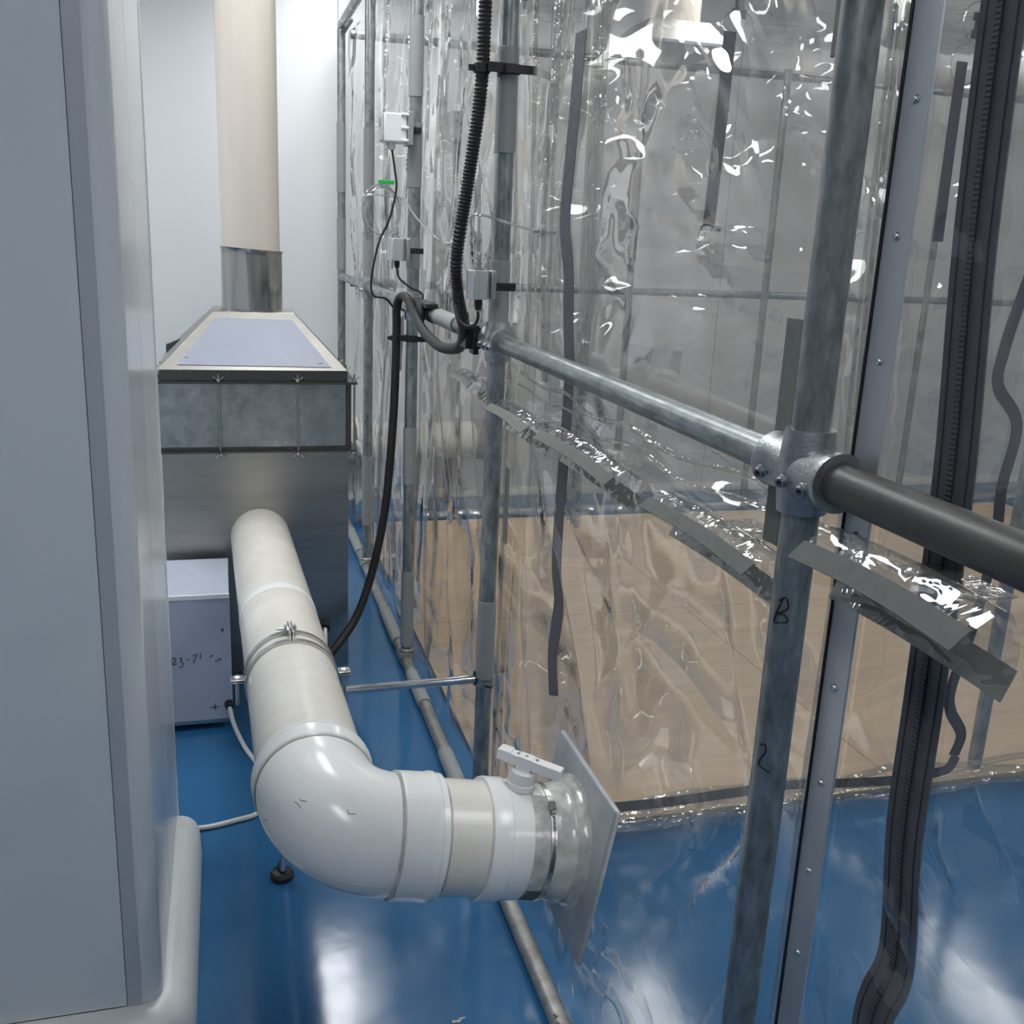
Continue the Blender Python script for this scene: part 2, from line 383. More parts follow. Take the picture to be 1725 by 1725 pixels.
stroke([on_post(yA, 1.165, -0.004), on_post(yA, 1.170, 0.004), on_post(yA, 1.158, 0.007), on_post(yA, 1.149, -0.004), on_post(yA, 1.150, 0.004), on_post(yA, 1.142, 0.008), on_post(yA, 1.137, -0.007)], posts[0], lab='black marker letter B')
stroke([on_post(yA, 1.170, 0.001), on_post(yA, 1.152, -0.005), on_post(yA, 1.138, -0.008)], posts[0])
stroke([on_post(yA, 0.982, -0.006), on_post(yA, 0.984, 0.0), on_post(yA, 0.974, 0.001), on_post(yA, 0.958, -0.006), on_post(yA, 0.953, 0.002), on_post(yA, 0.950, 0.009)], posts[0], lab='black marker digit 2')
# printed line of tiny characters along the second post
b = MB()
for k in range(64):
    z = 1.47 + k * 0.0045
    if random.random() < 0.2: continue
    p = on_post(POSTY[1], z, 0.016 + random.uniform(-0.0006, 0.0006)); p2 = on_post(POSTY[1], z + 0.0002, 0.016 + random.uniform(0.001, 0.0025))
    b.cyl(p, p2, 0.0006, 5)
b.build('printed_marking', 'ink', posts[1])['kind'] = 'stuff'
# rails at mid height
rl = ['galvanized middle rail between nearest post and hose post', 'galvanized middle rail behind the black hose loop', 'short-looking middle rail between white transmitter post and coil post', 'farthest middle rail reaching the corner post']
for i in range(4):
    one(MB().sweep([(FX, POSTY[i] + 0.024, RZ), (FX, POSTY[i + 1] - 0.024, RZ)], 0.0205, 24), 'tent_rail', 'galv_rail', rl[i], 'rail', 'middle rails of the tent')
one(MB().sweep([(FX, POSTY[0] - 0.024, RZ), (FX, -0.9, RZ)], 0.0232, 28), 'dark_rail', 'dark_pipe', 'dark grey weathered rail running to the right edge of the photo', 'rail')
# rail on the floor
fr = one(MB().sweep([(0.612, -1.0, 0.0215), (0.612, 2.29, 0.0215)], 0.0205, 20), 'floor_rail', 'galv_dull', 'worn tube lying along the tent bottom, nearest length, marked 44', 'rail', 'floor rails of the tent')
fl2 = [(2.35, 3.43), (3.49, 4.54), (4.60, 5.63)]
fll = ['worn tube on floor before the white transmitter post', 'worn tube on floor before the coil post', 'farthest worn tube on floor by the corner post']
for (a, c_), lb in zip(fl2, fll):
    one(MB().sweep([(0.612, a, 0.0215), (0.612, c_, 0.0215)], 0.0205, 20), 'floor_rail', 'galv_dull', lb, 'rail', 'floor rails of the tent')
for k, dy in enumerate((0.0, -0.022)):
    y = 1.59 + dy
    g = lambda u, v: (0.612 + 0.0212 * math.cos(math.radians(118 - u * 900)), y + v, 0.0215 + 0.0212 * math.sin(math.radians(118 - u * 900)))
    stroke([g(-0.012, 0.006), g(0.002, 0.004), g(0.001, -0.004)], fr, r=0.0009)
    stroke([g(-0.012, -0.001), g(0.014, -0.002)], fr, r=0.0009)
# top rails
one(MB().sweep([(FX, -1.0, 2.565), (FX, 5.65, 2.565)], 0.0212, 20), 'top_rail', 'galv_rail', 'galvanized top rail of the tent above the aisle side', 'rail')
one(MB().sweep([(FX, 5.65, 2.535), (FX + 0.04, 5.62, 2.60)], 0.024, 14), 'elbow_fitting', 'cast', 'cast elbow fitting on top of the corner post', 'fitting')

def set_screw(parent, p, d, r=0.0062):
    d = Vector(d).normalized(); p = Vector(p)
    o = MB().lathe(p, d, [(-0.004, r * 1.25), (0.004, r * 1.2), (0.005, r), (0.0095, r * 0.95), (0.0095, r * 0.55), (0.0055, r * 0.5)], 14).build('set_screw', 'cast', parent)
    MB().lathe(p, d, [(0.0052, r * 0.5), (0.0056, r * 0.5)], 12).build('socket', 'ink', o)
def cross_fitting(y, lb, big=True):
    t = thing('cross_fitting', lb, 'pipe fitting', (FX, y, RZ - 0.06), 'cast cross fittings on the posts')
    s_ = 0.0275
    MB().lathe((FX, y, RZ - 0.047), (0, 0, 1), [(0, 0.0222), (0, s_), (0.012, s_ + 0.0015), (0.03, s_ + 0.003), (0.064, s_ + 0.003), (0.082, s_ + 0.0015), (0.094, s_), (0.094, 0.0222)], 28).build('vertical_socket', 'cast', t)
    MB().lathe((FX, y - 0.066, RZ), (0, 1, 0), [(0, 0.0238), (0, 0.0325), (0.007, 0.0335), (0.014, 0.031), (0.045, 0.0295), (0.09, 0.0295), (0.118, 0.031), (0.125, 0.0335), (0.132, 0.0325), (0.132, 0.0225)], 32).build('horizontal_socket', 'cast', t)
    for dy in (-0.043, -0.002, 0.046):
        set_screw(t, (FX - 0.0295 * math.cos(0.35), y + dy, RZ - 0.0295 * math.sin(0.35)), (-0.86, -0.42, -0.28))
    set_screw(t, (FX - 0.03 * 0.5, y + 0.0, RZ - 0.04), (-0.6, -0.8, 0))
cross_fitting(POSTY[0], 'cast cross fitting with set screws where dark rail meets nearest post')
cross_fitting(POSTY[1], 'cast cross fitting on the post with the corrugated hose')
cross_fitting(POSTY[2], 'cast cross fitting on the post below the white transmitter')
cross_fitting(POSTY[3], 'cast cross fitting on the coil post')
def floor_foot(y, lb):
    t = thing('floor_fitting', lb, 'pipe fitting', (FX, y, 0), 'cast fittings at the post feet')
    MB().lathe((FX, y, 0.004), (0, 0, 1), [(0, 0.026), (0.05, 0.027), (0.055, 0.0222)], 20).build('socket_body', 'galv_dull', t)
    MB().lathe((0.612, y - 0.05, 0.0255), (0, 1, 0), [(0, 0.0212), (0.0, 0.0252), (0.1, 0.0252), (0.1, 0.0212)], 20).build('side_socket', 'galv_dull', t)
for y, lb in zip(POSTY, ['cast foot of the nearest post, at floor level', 'cast foot of the hose post behind the white elbow', 'cast foot of the white transmitter post', 'cast foot of the coil post', 'cast foot of the corner post']):
    floor_foot(y, lb)

# grey snap sleeves that clip the curtain to the posts
def sleeve(y, z0, z1, lb, g0=130, g1=330, x=FX, mt='pvc_grey'):
    b = MB().arc_shell((x, y, z0), (0, 0, 1), (1, 0, 0), PRAD + 0.0008, PRAD + 0.0034, math.radians(g0), math.radians(g1), z1 - z0)
    return one(b, 'snap_sleeve', mt, lb, 'sleeve', 'grey snap sleeves on the posts', bevel=0.0006)
for y, z0, z1, lb in [(2.32, 1.735, 1.955, 'grey snap sleeve on hose post just below upper hose clip'), (2.32, 0.435, 0.665, 'grey snap sleeve low on hose post above the support bar'),
                      (2.32, 1.36, 1.50, 'grey snap sleeve on hose post behind the silver transmitter'),
                      (3.46, 1.70, 1.90, 'grey snap sleeve on post behind the white transmitter'), (3.46, 1.44, 1.54, 'grey snap sleeve behind upper silver transmitter'),
                      (3.46, 0.69, 0.475 + 0.42, 'grey snap sleeve mid-height on transmitter post, beside hanging hose'), (3.46, 0.07, 0.36, 'grey snap sleeve at the foot of transmitter post'),
                      (3.46, 1.98, 2.22, 'grey snap sleeve at the top of transmitter post'),
                      (4.57, 1.72, 1.98, 'grey snap sleeve high on the coil post'), (4.57, 1.33, 1.52, 'grey snap sleeve on the coil post below the tubing coil'), (4.57, 0.22, 0.55, 'grey snap sleeve low on the coil post'),
                      (5.65, 1.75, 2.1, 'grey snap sleeve high on the corner post'), (5.65, 1.35, 1.62, 'grey snap sleeve halfway up the corner post')]:
    sleeve(y, z0, z1, lb)
def rail_sleeve(y0, y1, z, x, lb, g0=20, g1=200):
    b = MB().arc_shell((x, y0, z), (0, 1, 0), (1, 0, 0), 0.0215, 0.024, math.radians(-g1), math.radians(-g0), y1 - y0)
    return one(b, 'snap_sleeve', 'pvc_grey', lb, 'sleeve', 'grey snap sleeves on the floor rails')
rail_sleeve(2.42, 2.72, 0.0215, 0.612, 'grey snap sleeve on floor rail, nearest to the elbow pipe')
rail_sleeve(3.05, 3.30, 0.0215, 0.612, 'grey snap sleeve on floor rail just before transmitter post foot')
rail_sleeve(3.60, 3.95, 0.0215, 0.612, 'grey snap sleeve on floor rail just past transmitter post foot')
rail_sleeve(4.75, 5.15, 0.0215, 0.612, 'farthest grey snap sleeve on the floor rail')
b = MB().arc_shell((FX, 2.74, RZ), (0, 1, 0), (1, 0, 0), 0.0215, 0.0245, 0, 2 * PI, 0.26, 24)
one(b, 'snap_sleeve', 'pvc_grey', 'pale sleeve around middle rail behind the hose loop', 'sleeve', 'grey snap sleeves on the posts')

# ------------------------------------------------------------------ plastic walls
CREASES = [  # (y0,z0,y1,z1,width,amp)
    (2.30, 1.22, 1.55, 0.62, 0.030, -0.016), (2.28, 1.10, 1.85, 0.05, 0.028, -0.018), (2.26, 1.20, 2.05, 0.10, 0.022, 0.014), (2.9, 1.25, 2.42, 0.05, 0.030, -0.020),
    (2.8, 1.30, 2.55, 0.10, 0.026, 0.018), (3.2, 1.25, 2.8, 0.05, 0.03, -0.018), (3.3, 1.2, 3.05, 0.1, 0.03, 0.02), (2.55, 1.25, 2.38, 0.40, 0.02, -0.016),
    (1.20, 1.12, 1.00, 0.72, 0.020, -0.010), (1.38, 1.0, 1.62, 0.74, 0.02, -0.010), (1.9, 1.0, 1.62, 0.7, 0.02, 0.012), (1.28, 0.30, 0.98, 0.02, 0.018, -0.010),
    (1.36, 0.42, 1.02, 0.30, 0.016, -0.009), (1.30, 0.22, 1.12, 0.0, 0.016, 0.009), (1.68, 0.30, 1.78, 0.0, 0.02, -0.012), (1.52, 0.32, 1.50, 0.0, 0.02, -0.012),
    (2.5, 1.6, 2.95, 1.95, 0.04, -0.02), (2.95, 1.95, 3.0, 2.5, 0.04, 0.02), (2.6, 1.7, 2.4, 2.3, 0.035, -0.018), (3.0, 1.45, 2.4, 1.40, 0.03, 0.016),
    (2.2, 1.45, 2.0, 1.9, 0.02, -0.012), (2.25, 1.5, 2.12, 1.2, 0.02, 0.012), (3.9, 1.3, 3.6, 1.9, 0.05, 0.02), (4.0, 2.3, 3.7, 1.7, 0.05, -0.02), (4.9, 2.2, 4.7, 1.4, 0.06, 0.02),
    (5.2, 1.9, 4.9, 1.35, 0.05, -0.02), (4.2, 0.9, 3.8, 0.4, 0.05, 0.02), (0.9, 0.6, 0.75, 0.2, 0.02, -0.008), (0.80, 0.95, 0.6, 0.6, 0.02, 0.007),
    (1.7, 1.62, 1.15, 1.50, 0.014, -0.007), (1.7, 1.50, 1.1, 1.45, 0.012, 0.006), (1.5, 1.9, 1.25, 1.62, 0.014, 0.008), (1.2, 1.75, 1.0, 1.6, 0.014, 0.007), (0.93, 1.6, 0.6, 1.57, 0.010, 0.005),
    (0.93, 1.50, 0.6, 1.47, 0.010, -0.005), (0.93, 1.40, 0.65, 1.43, 0.010, 0.006),
    (1.104, 0.747, 1.363, 0.365, 0.014, 0.0170), (1.066, 0.755, 1.186, 0.594, 0.014, -0.0170), (1.066, 0.608, 1.166, 0.395, 0.014, 0.0170), (1.289, 0.559, 1.534, 0.176, 0.014, -0.0170), (1.594, 0.127, 1.434, 0.147, 0.014, 0.0170), (0.685, 1.070, 0.619, 1.023, 0.014, -0.0170), (0.685, 1.029, 0.643, 0.997, 0.014, 0.0170), (0.727, 0.999, 0.675, 0.952, 0.014, -0.0170), (0.849, 0.864, 0.760, 0.808, 0.014, 0.0170), (1.637, 1.483, 1.793, 1.539, 0.014, -0.0170), (1.400, 1.267, 1.119, 1.233, 0.035, 0.0260), (1.799, 1.229, 1.607, 1.190, 0.014, -0.0170), (1.451, 1.719, 1.372, 1.669, 0.014, 0.0170), (1.152, 1.710, 1.078, 1.665, 0.014, -0.0170), (1.156, 1.670, 1.054, 1.613, 0.014, 0.0170), (1.007, 1.611, 0.808, 1.559, 0.014, -0.0170), (0.897, 1.363, 0.806, 1.411, 0.014, 0.0170), (1.341, 1.564, 1.132, 1.559, 0.014, -0.0170), (1.980, 0.978, 1.672, 0.901, 0.014, 0.0170)]
def crease(y, z):
    s_ = 0.0
    for (y0, z0, y1, z1, wd, am) in CREASES:
        dy, dz = y1 - y0, z1 - z0; L2 = dy * dy + dz * dz
        t = ((y - y0) * dy + (z - z0) * dz) / L2
        if t < -0.25 or t > 1.25: continue
        e = 1.0
        if t < 0.15: e = max(0.0, (t + 0.25) / 0.4)
        if t > 0.85: e = max(0.0, (1.25 - t) / 0.4)
        di = abs((y - y0) * dz - (z - z0) * dy) / math.sqrt(L2)
        if di < wd * 3: s_ += am * e * math.exp(-(di / wd) ** 2)
    return s_
def filmX(y, z):
    x = 0.668
    x += -0.048 * math.exp(-((y - 1.53) ** 2 + (z - 0.475) ** 2) / (2 * 0.17 ** 2))
    far = min(1, max(0, (y - 2.2) / 0.5))
    amp = 0.016 + 0.016 * far
    x += amp * noise.noise(Vector((y * 1.7 + 3, z * 0.9, 1.3)))
    x += (0.009 + 0.014 * far) * noise.noise(Vector((y * 5.0 + 1.5 * z, z * 1.4, 5.1)))
    x += (0.003 + 0.004 * far) * noise.noise(Vector((y * 13.0, z * 5.0, 9.7)))
    x += 0.9 * crease(y, z)
    x += 0.012 * max(0, 1 - z / 0.5) * math.sin(y * 21 + 3 * z) * 0.6
    # keep clear of the frame
    return max(x, 0.648) if (z > 0.9 or z < 0.1) else max(x, 0.590)
def side_sheet(name, y0, y1, z0, z1, lb, mt='film_side', step=0.018):
    nu = int((y1 - y0) / step); nv = int((z1 - z0) / step)
    o = MB().grid(lambda u, v: (filmX(y0 + (y1 - y0) * u, z0 + (z1 - z0) * v), y0 + (y1 - y0) * u, z0 + (z1 - z0) * v), nu, nv).build(name, mt, angle=180, recalc=False)
    return tag(o, lb, 'curtain', 'clear plastic curtains of the tent')
s_far = side_sheet('plastic_curtain', 2.30, 5.64, 0.012, 2.53, 'wrinkled clear plastic curtain at far end of the aisle, behind the transmitters')
s_mid = side_sheet('plastic_curtain', 0.905, 2.295, 0.012, 2.53, 'clear plastic curtain holding the white pipe flange', 'film', 0.012)
s_near = side_sheet('plastic_curtain', -0.9, 0.90, 0.012, 2.53, 'clear plastic curtain with wide dark zip at right edge of the photo', 'film', 0.015)

# aluminium clamping strip with screws, on the near curtain
t = thing('clamp_strip', 'flat grey aluminium strip with screws right of nearest post', 'strip', (0.64, 0.889, 0.012))
SY = 0.889
MB().box((0.6405, SY - 0.0215, 0.012), (0.6435, SY + 0.0215, 2.50)).build('bar', 'alu', t, bevel=0.0006)
MB().box((0.6385, SY + 0.0218, 0.012), (0.6455, SY + 0.0250, 2.50)).build('rubber_edge', 'black_plastic', t, bevel=0.0008)
for z in (0.62, 0.739, 0.852, 0.967, 1.085, 1.261, 1.446, 1.569, 1.695, 1.82, 1.95):
    MB().lathe((0.6405, SY - 0.001, z), (-1, 0, 0), [(0, 0.0046), (0.0015, 0.0044), (0.0032, 0.0030), (0.004, 0.0)], 14, caps=False).build('screw', 'chrome', t)
# clear welded sleeves (hollow ribs) on the curtain
def rib(pts, r, parent, nm='welded_rib', mt='film_thick'):
    MB().sweep(spline(pts, 6), r, 10).build(nm, mt, parent)
for y0, dy, r in ((2.125, 0.0, 0.006), (2.10, 0.0, 0.0045), (1.855, 0.03, 0.007), (1.825, 0.03, 0.005), (1.80, 0.03, 0.006), (2.25, 0.0, 0.005)):
    rib([(filmX(y0 + dy * (1 - z / 2.5), z) - 0.003, y0 + dy * (1 - z / 2.5) + 0.006 * math.sin(z * 3 + y0 * 9), z) for z in (2.5, 2.2, 1.9, 1.6, 1.3, 1.0 if y0 < 1.9 else 1.25)], r, s_mid)
for y0, r in ((0.925, 0.005), (0.940, 0.0075), (0.957, 0.004), (0.970, 0.003)):
    rib([(filmX(y0, z) - 0.002, y0 + 0.003 * math.sin(z * 4 + y0 * 40), z) for z in (2.5, 2.1, 1.8, 1.5, 1.2, 0.9, 0.6, 0.3, 0.02)], r, s_mid)
for y0, r in ((2.385, 0.005), (3.36, 0.006), (3.56, 0.005), (4.42, 0.006), (4.7, 0.005)):
    rib([(filmX(y0, z) - 0.002, y0 + 0.02 * math.sin(z * 3 + y0 * 9), z) for z in (2.5, 2.2, 1.9, 1.6, 1.3, 1.0, 0.7, 0.4, 0.05)], r, s_far)
# horizontal welded rib below the middle rail, carrying the straps
ys = [2.28 - 0.06 * k for k in range(23)]
rib([(filmX(y, 1.24) - 0.004, y, 1.243 + 0.006 * math.sin(y * 17)) for y in ys], 0.005, s_mid)
rib([(filmX(y, 1.215) - 0.004, y, 1.213 + 0.007 * math.sin(y * 17 + 0.4)) for y in ys], 0.0035, s_mid)

# zips
def zip_on(parent, yz, w, nm='zip', sub=True):
    yz = [(y * 1.072, 1.55 + (z - 1.55) * 1.072) for (y, z) in yz]
    P = spline([(filmX(y, z) - 0.004, y, z) for (y, z) in yz], 8)
    side = [Vector((0, 1, 0))] * len(P)
    zt = MB().ribbon(P, (0, 1, 0), w, 0.0016).build('zip_tape', 'zip_tape', parent); zt['label'] = 'dark grey zip tape'
    if sub:
        MB().ribbon([p + Vector((-0.0018, w * 0.02, 0)) for p in P], (0, 1, 0), w * 0.13, 0.003).build('zip_chain', 'zip_teeth', zt)
        b = MB(); i = 0
        for k in range(len(P) - 1):
            a, c_ = P[k], P[k + 1]; n = max(1, int((c_ - a).length / 0.0045))
            for j in range(n):
                p = a.lerp(c_, j / n) + Vector((-0.0036, w * 0.02, 0))
                b.box((p.x - 0.0008, p.y - w * 0.07, p.z - 0.0012), (p.x + 0.0008, p.y + w * 0.07, p.z + 0.0012))
        o = b.build('zip_teeth', 'zip_tape', zt, smooth=False); o['kind'] = 'stuff'
        for s_ in (-0.34, 0.34):
            MB().ribbon([p + Vector((-0.0013, w * s_, 0)) for p in P], (0, 1, 0), 0.0012, 0.001).build('stitching', 'zip_teeth', zt)
zip_on(s_near, [(0.757, 2.5), (0.757, 1.9), (0.752, 1.6), (0.738, 1.36), (0.734, 1.15), (0.732, 1.0), (0.722, 0.86), (0.728, 0.78), (0.722, 0.6), (0.73, 0.3), (0.73, 0.15)], 0.058)
zip_on(s_mid, [(1.815, 1.905), (1.818, 1.80), (1.835, 1.68), (1.85, 1.58), (1.82, 1.50), (1.815, 1.40), (1.80, 1.30), (1.80, 1.15), (1.815, 1.02), (1.80, 0.92), (1.78, 0.85), (1.80, 0.74), (1.77, 0.66)], 0.060, sub=False)

# velcro straps hanging open below the rail, and flat tabs beside the nearest post
def strap(y0, y1, apex, front, rear, lb):
    t = thing('strap', lb, 'strap', (0.60, (y0 + y1) / 2, min(front[1], rear[1])), 'open velcro straps below the middle rail')
    sec = spline([(front[0], 0, front[1]), ((front[0] * 0.55 + apex[0] * 0.45), 0, (front[1] * 0.4 + apex[1] * 0.6)), (apex[0], 0, apex[1]),
                  (rear[0] + 0.016, 0, (apex[1] * 0.7 + rear[1] * 0.3)), (rear[0] + 0.016, 0, apex[1] * 0.4 + rear[1] * 0.6), (rear[0], 0, rear[1])], 5)
    n = len(sec) - 1
    def fn(u, v, off=0.0, a=0.0, b_=1.0):
        q = a + (b_ - a) * u; k = min(n - 1, int(q * n)); p = sec[k].lerp(sec[k + 1], q * n - k)
        tg = (sec[k + 1] - sec[k]).normalized(); nn = Vector((-tg.z, 0, tg.x))
        y = y0 + (y1 - y0) * v; p = p + nn * off
        bend = 0.006 * math.sin(v * 2.6 + 0.4)
        return (p.x + bend * (1 - q), y + 0.02 * (1 - q), p.z + 0.004 * math.sin(v * 3))
    zc = apex[1] - 0.012; ym = (y0 + y1) / 2
    MB().box((rear[0] + 0.010, ym - 0.05, zc - 0.004), (filmX(ym, zc) + 0.001, ym + 0.05, zc - 0.002)).build('weld_tab', 'film_thick', t, smooth=False)
    MB().grid(fn, n, 10).build('clear_flap', 'film_thick', t, recalc=False, angle=180)
    def band(a, b_):
        k = 6; mb = MB()
        v0 = [fn(i / k, j / 10, 0.0010, a, b_) for i in range(k + 1) for j in range(11)]; v1 = [fn(i / k, j / 10, 0.0026, a, b_) for i in range(k + 1) for j in range(11)]
        m2 = 11; N2 = len(v0); F = []
        for i in range(k):
            for j in range(10):
                q = (i * m2 + j, (i + 1) * m2 + j, (i + 1) * m2 + j + 1, i * m2 + j + 1); F += [q, tuple(N2 + c_ for c_ in q[::-1])]
        ring = [j for j in range(11)] + [i * m2 + 10 for i in range(1, k + 1)] + [k * m2 + j for j in range(9, -1, -1)] + [i * m2 for i in range(k - 1, 0, -1)]
        for q in range(len(ring)):
            c1, c2 = ring[q], ring[(q + 1) % len(ring)]; F.append((c1, c2, N2 + c2, N2 + c1))
        mb.add(v0 + v1, F).build('velcro_band', 'velcro', t)
    band(0.0, 0.165); band(0.83, 1.0)
strap(0.615, 0.865, (0.604, 1.276), (0.560, 1.240), (0.600, 1.202), 'nearest open strap of clear plastic with grey velcro, right of nearest post')
strap(0.965, 1.27, (0.604, 1.214), (0.564, 1.186), (0.604, 1.150), 'open strap of clear plastic with grey velcro just left of nearest post')
strap(1.40, 1.78, (0.602, 1.213), (0.558, 1.185), (0.600, 1.149), 'third open strap from the right, below middle of the rail')
strap(1.87, 2.16, (0.604, 1.201), (0.556, 1.176), (0.604, 1.136), 'open strap of clear plastic right beside the hose post')
strap(2.38, 2.58, (0.604, 1.216), (0.566, 1.190), (0.604, 1.160), 'leftmost open strap, behind and left of the hose post')
def tab(y, z0, z1, x, lb, w=0.036):
    b = MB().box((x, y - w / 2, z0), (x + 0.003, y + w / 2, z1))
    return one(b, 'velcro_tab', 'velcro', lb, 'tab', 'flat grey velcro tabs on the curtain', bevel=0.004)
tab(1.062, 1.20, 1.475, 0.643, 'flat grey velcro tab behind the cross fitting of nearest post')
tab(1.035, 1.755, 2.0, 0.643, 'flat grey velcro tab at top, left of nearest post')
tab(0.926, 1.79, 2.0, 0.643, 'narrow grey velcro tab at top, right of nearest post', 0.02)
tab(2.268, 0.83, 1.02, 0.643, 'narrow grey velcro tab right of the hose post', 0.03)

# cross wall inside the tent
def partY(x, z):
    y = 2.25 + 0.014 * noise.noise(Vector((x * 1.6, z * 1.1, 2.2))) + 0.006 * noise.noise(Vector((x * 5, z * 3.5, 7.7)))
    y += 0.012 * max(0, 1 - z / 0.35) * math.sin(x * 14)
    y += 0.010 * math.exp(-((z - 1.46 - 0.05 * math.sin(x * 3)) / 0.03) ** 2) + 0.008 * math.exp(-((z - 1.62 + 0.12 * (x - 1)) / 0.025) ** 2) - 0.010 * math.exp(-((z - 1.05 + 0.4 * (x - 1.2)) / 0.04) ** 2)
    return y
px0, px1 = 0.70, 3.3
part = MB().grid(lambda u, v: (px0 + (px1 - px0) * u, partY(px0 + (px1 - px0) * u, 0.05 + 2.45 * v), 0.05 + 2.45 * v), 130, 122).build('plastic_partition', 'film', angle=180, recalc=False)
tag(part, 'clear plastic cross wall inside the tent with hanging black straps', 'curtain', 'clear plastic curtains of the tent')
MB().sweep([(px0 + 0.02 + (px1 - px0 - 0.04) * k / 40, 2.235 + 0.01 * math.sin(k * 0.9), 0.038 + 0.004 * math.sin(k * 1.7)) for k in range(41)], 0.034, 14, flat=0.8).build('rolled_hem', 'film_thick', part)
MB().sweep([(px0 + 0.02 + (px1 - px0 - 0.04) * k / 40, 2.262 + 0.012 * math.sin(k * 0.7 + 1), 0.078 + 0.006 * math.sin(k * 1.1)) for k in range(41)], 0.012, 8, flat=0.8).build('hem_fold', 'film_thick', part)
def part_strip(pts, w, nm, mt, lb=None, th=0.002):
    P = spline([(x, partY(x, max(z, 0.05)) - 0.006, z) for x, z in pts], 7)
    o = MB().ribbon(P, (1, 0, 0), w, th).build(nm, mt, part)
    if lb: o['label'] = lb
    return o
part_strip([(1.112, 2.02), (1.112, 1.85), (1.108, 1.72), (1.107, 1.595)], 0.030, 'zip_strip', 'strap_black', 'short black strap end')
MB().box((1.083, 2.236, 1.588), (1.130, 2.246, 1.600)).build('strap_end', 'zip_tape', part)
part_strip([(1.735, 2.01), (1.735, 1.85), (1.735, 1.72), (1.738, 1.59)], 0.030, 'zip_strip', 'strap_black', 'short black strap end right of nearest post')
part_strip([(2.06, 1.62), (2.026, 1.461), (1.990, 1.321), (1.990, 1.226), (2.070, 1.121), (2.058, 0.946), (2.068, 0.825), (2.056, 0.703), (2.048, 0.523), (2.015, 0.339), (2.029, 0.262), (2.078, 0.185), (2.066, 0.115)], 0.036, 'zip_strip', 'strap_black', 'wavy black zip strip hanging down')
P = spline([(2.064, 2.236, 0.12), (2.03, 2.225, 0.085), (1.95, 2.22, 0.078), (1.83, 2.215, 0.075), (1.66, 2.222, 0.082), (1.5, 2.226, 0.092), (1.3, 2.222, 0.09), (1.1, 2.222, 0.086), (0.9, 2.226, 0.088)], 6)
MB().ribbon(P, (0, 0.5, 1), 0.026, 0.002).build('zip_strip', 'strap_black', part)
def ring_patch(x, z, r=0.042):
    MB().sweep([(x + r * math.cos(2 * PI * k / 28), partY(x, z) - 0.006, z + r * 1.1 * math.sin(2 * PI * k / 28)) for k in range(28)], 0.0018, 8, closed=True).build('round_patch_rim', 'film_thick', part)
for x, z in ((1.13, 2.02), (1.745, 2.005), (1.765, 2.10)): ring_patch(x, z)
for x, z in ((1.128, 2.075), (1.765, 2.09)):
    y = partY(x, z) - 0.008
    o = MB().box((x - 0.017, y - 0.004, z - 0.028), (x + 0.017, y + 0.002, z - 0.008)).box((x - 0.011, y - 0.003, z - 0.010), (x + 0.011, y + 0.002, z + 0.014)).box((x - 0.018, y - 0.004, z + 0.012), (x + 0.018, y + 0.002, z + 0.03)).build('buckle', 'black_plastic', part, bevel=0.001)
# back wall of the tent and its frame
def backY(x, z): return 5.40 + 0.02 * noise.noise(Vector((x * 1.3, z * 0.7, 4.0))) + 0.010 * noise.noise(Vector((x * 4, z * 2, 8))) + 0.012 * max(0, 1 - z / 0.3) * math.sin(x * 18)
bk = MB().grid(lambda u, v: (0.725 + 4.45 * u, backY(0.725 + 4.45 * u, 0.02 + 2.5 * v), 0.02 + 2.5 * v), 150, 84).build('plastic_curtain', 'film_back', angle=180, recalc=False)
tag(bk, 'clear plastic curtain closing the far side of the tent before the back wall', 'curtain', 'clear plastic curtains of the tent')
MB().sweep([(0.7 + 4.4 * k / 60, 5.375 + 0.012 * math.sin(k * 0.8), 0.035 + 0.006 * math.sin(k * 1.9)) for k in range(61)], 0.026, 10, flat=0.8).build('rolled_hem', 'tube_clear', bk)
for x, lb in ((2.22, 'far tent post behind the beige duct outlet'), (3.08, 'far tent post in the middle of the back curtain'), (4.2, 'far tent post at the right of the back curtain')):
    one(MB().sweep([(x, 5.45, 0.0), (x, 5.45, 2.53)], PRAD, 16), 'back_post', 'galv', lb, 'post', 'tent posts at the back')
for z, lb in ((1.29, 'far middle rail across the back of the tent'), (2.50, 'far top rail across the back of the tent')):
    one(MB().sweep([(0.65, 5.45 + 0.043, z), (5.2, 5.45 + 0.043, z)], PRAD, 16), 'back_rail', 'galv', lb, 'rail', 'tent rails at the back')
one(MB().sweep([(2.235, 2.34, 0.0), (2.235, 2.34, 2.53)], PRAD, 18), 'inner_post', 'galv', 'galvanized post inside the tent behind the wavy black zip', 'post')
# roof of the tent
rf = MB().grid(lambda u, v: (0.64 + 4.5 * u, -0.9 + 6.4 * v, 2.60 + 0.02 * noise.noise(Vector((u * 7, v * 9, 3)))), 90, 110).build('plastic_roof', 'film_roof', angle=180, recalc=False)
tag(rf, 'clear plastic roof sheet of the tent', 'curtain', 'clear plastic curtains of the tent')

# plywood sheets on the tent floor
k = 0
rowl = ['near left', 'near middle', 'near right', 'far left', 'far middle', 'far right']
xs = [(0.70, 1.915), (1.918, 3.133), (3.136, 4.9)]
for j, (y0, y1) in enumerate(((2.275, 3.80), (3.803, 5.32))):
    for i, (x0, x1) in enumerate(xs):
        one(MB().box((x0, y0, 0.0), (x1, y1, 0.012)), 'plywood_sheet', 'plywood', 'tan plywood sheet, %s of the six on the tent floor' % rowl[j * 3 + i], 'plywood sheet', 'plywood sheets on the tent floor', smooth=False)

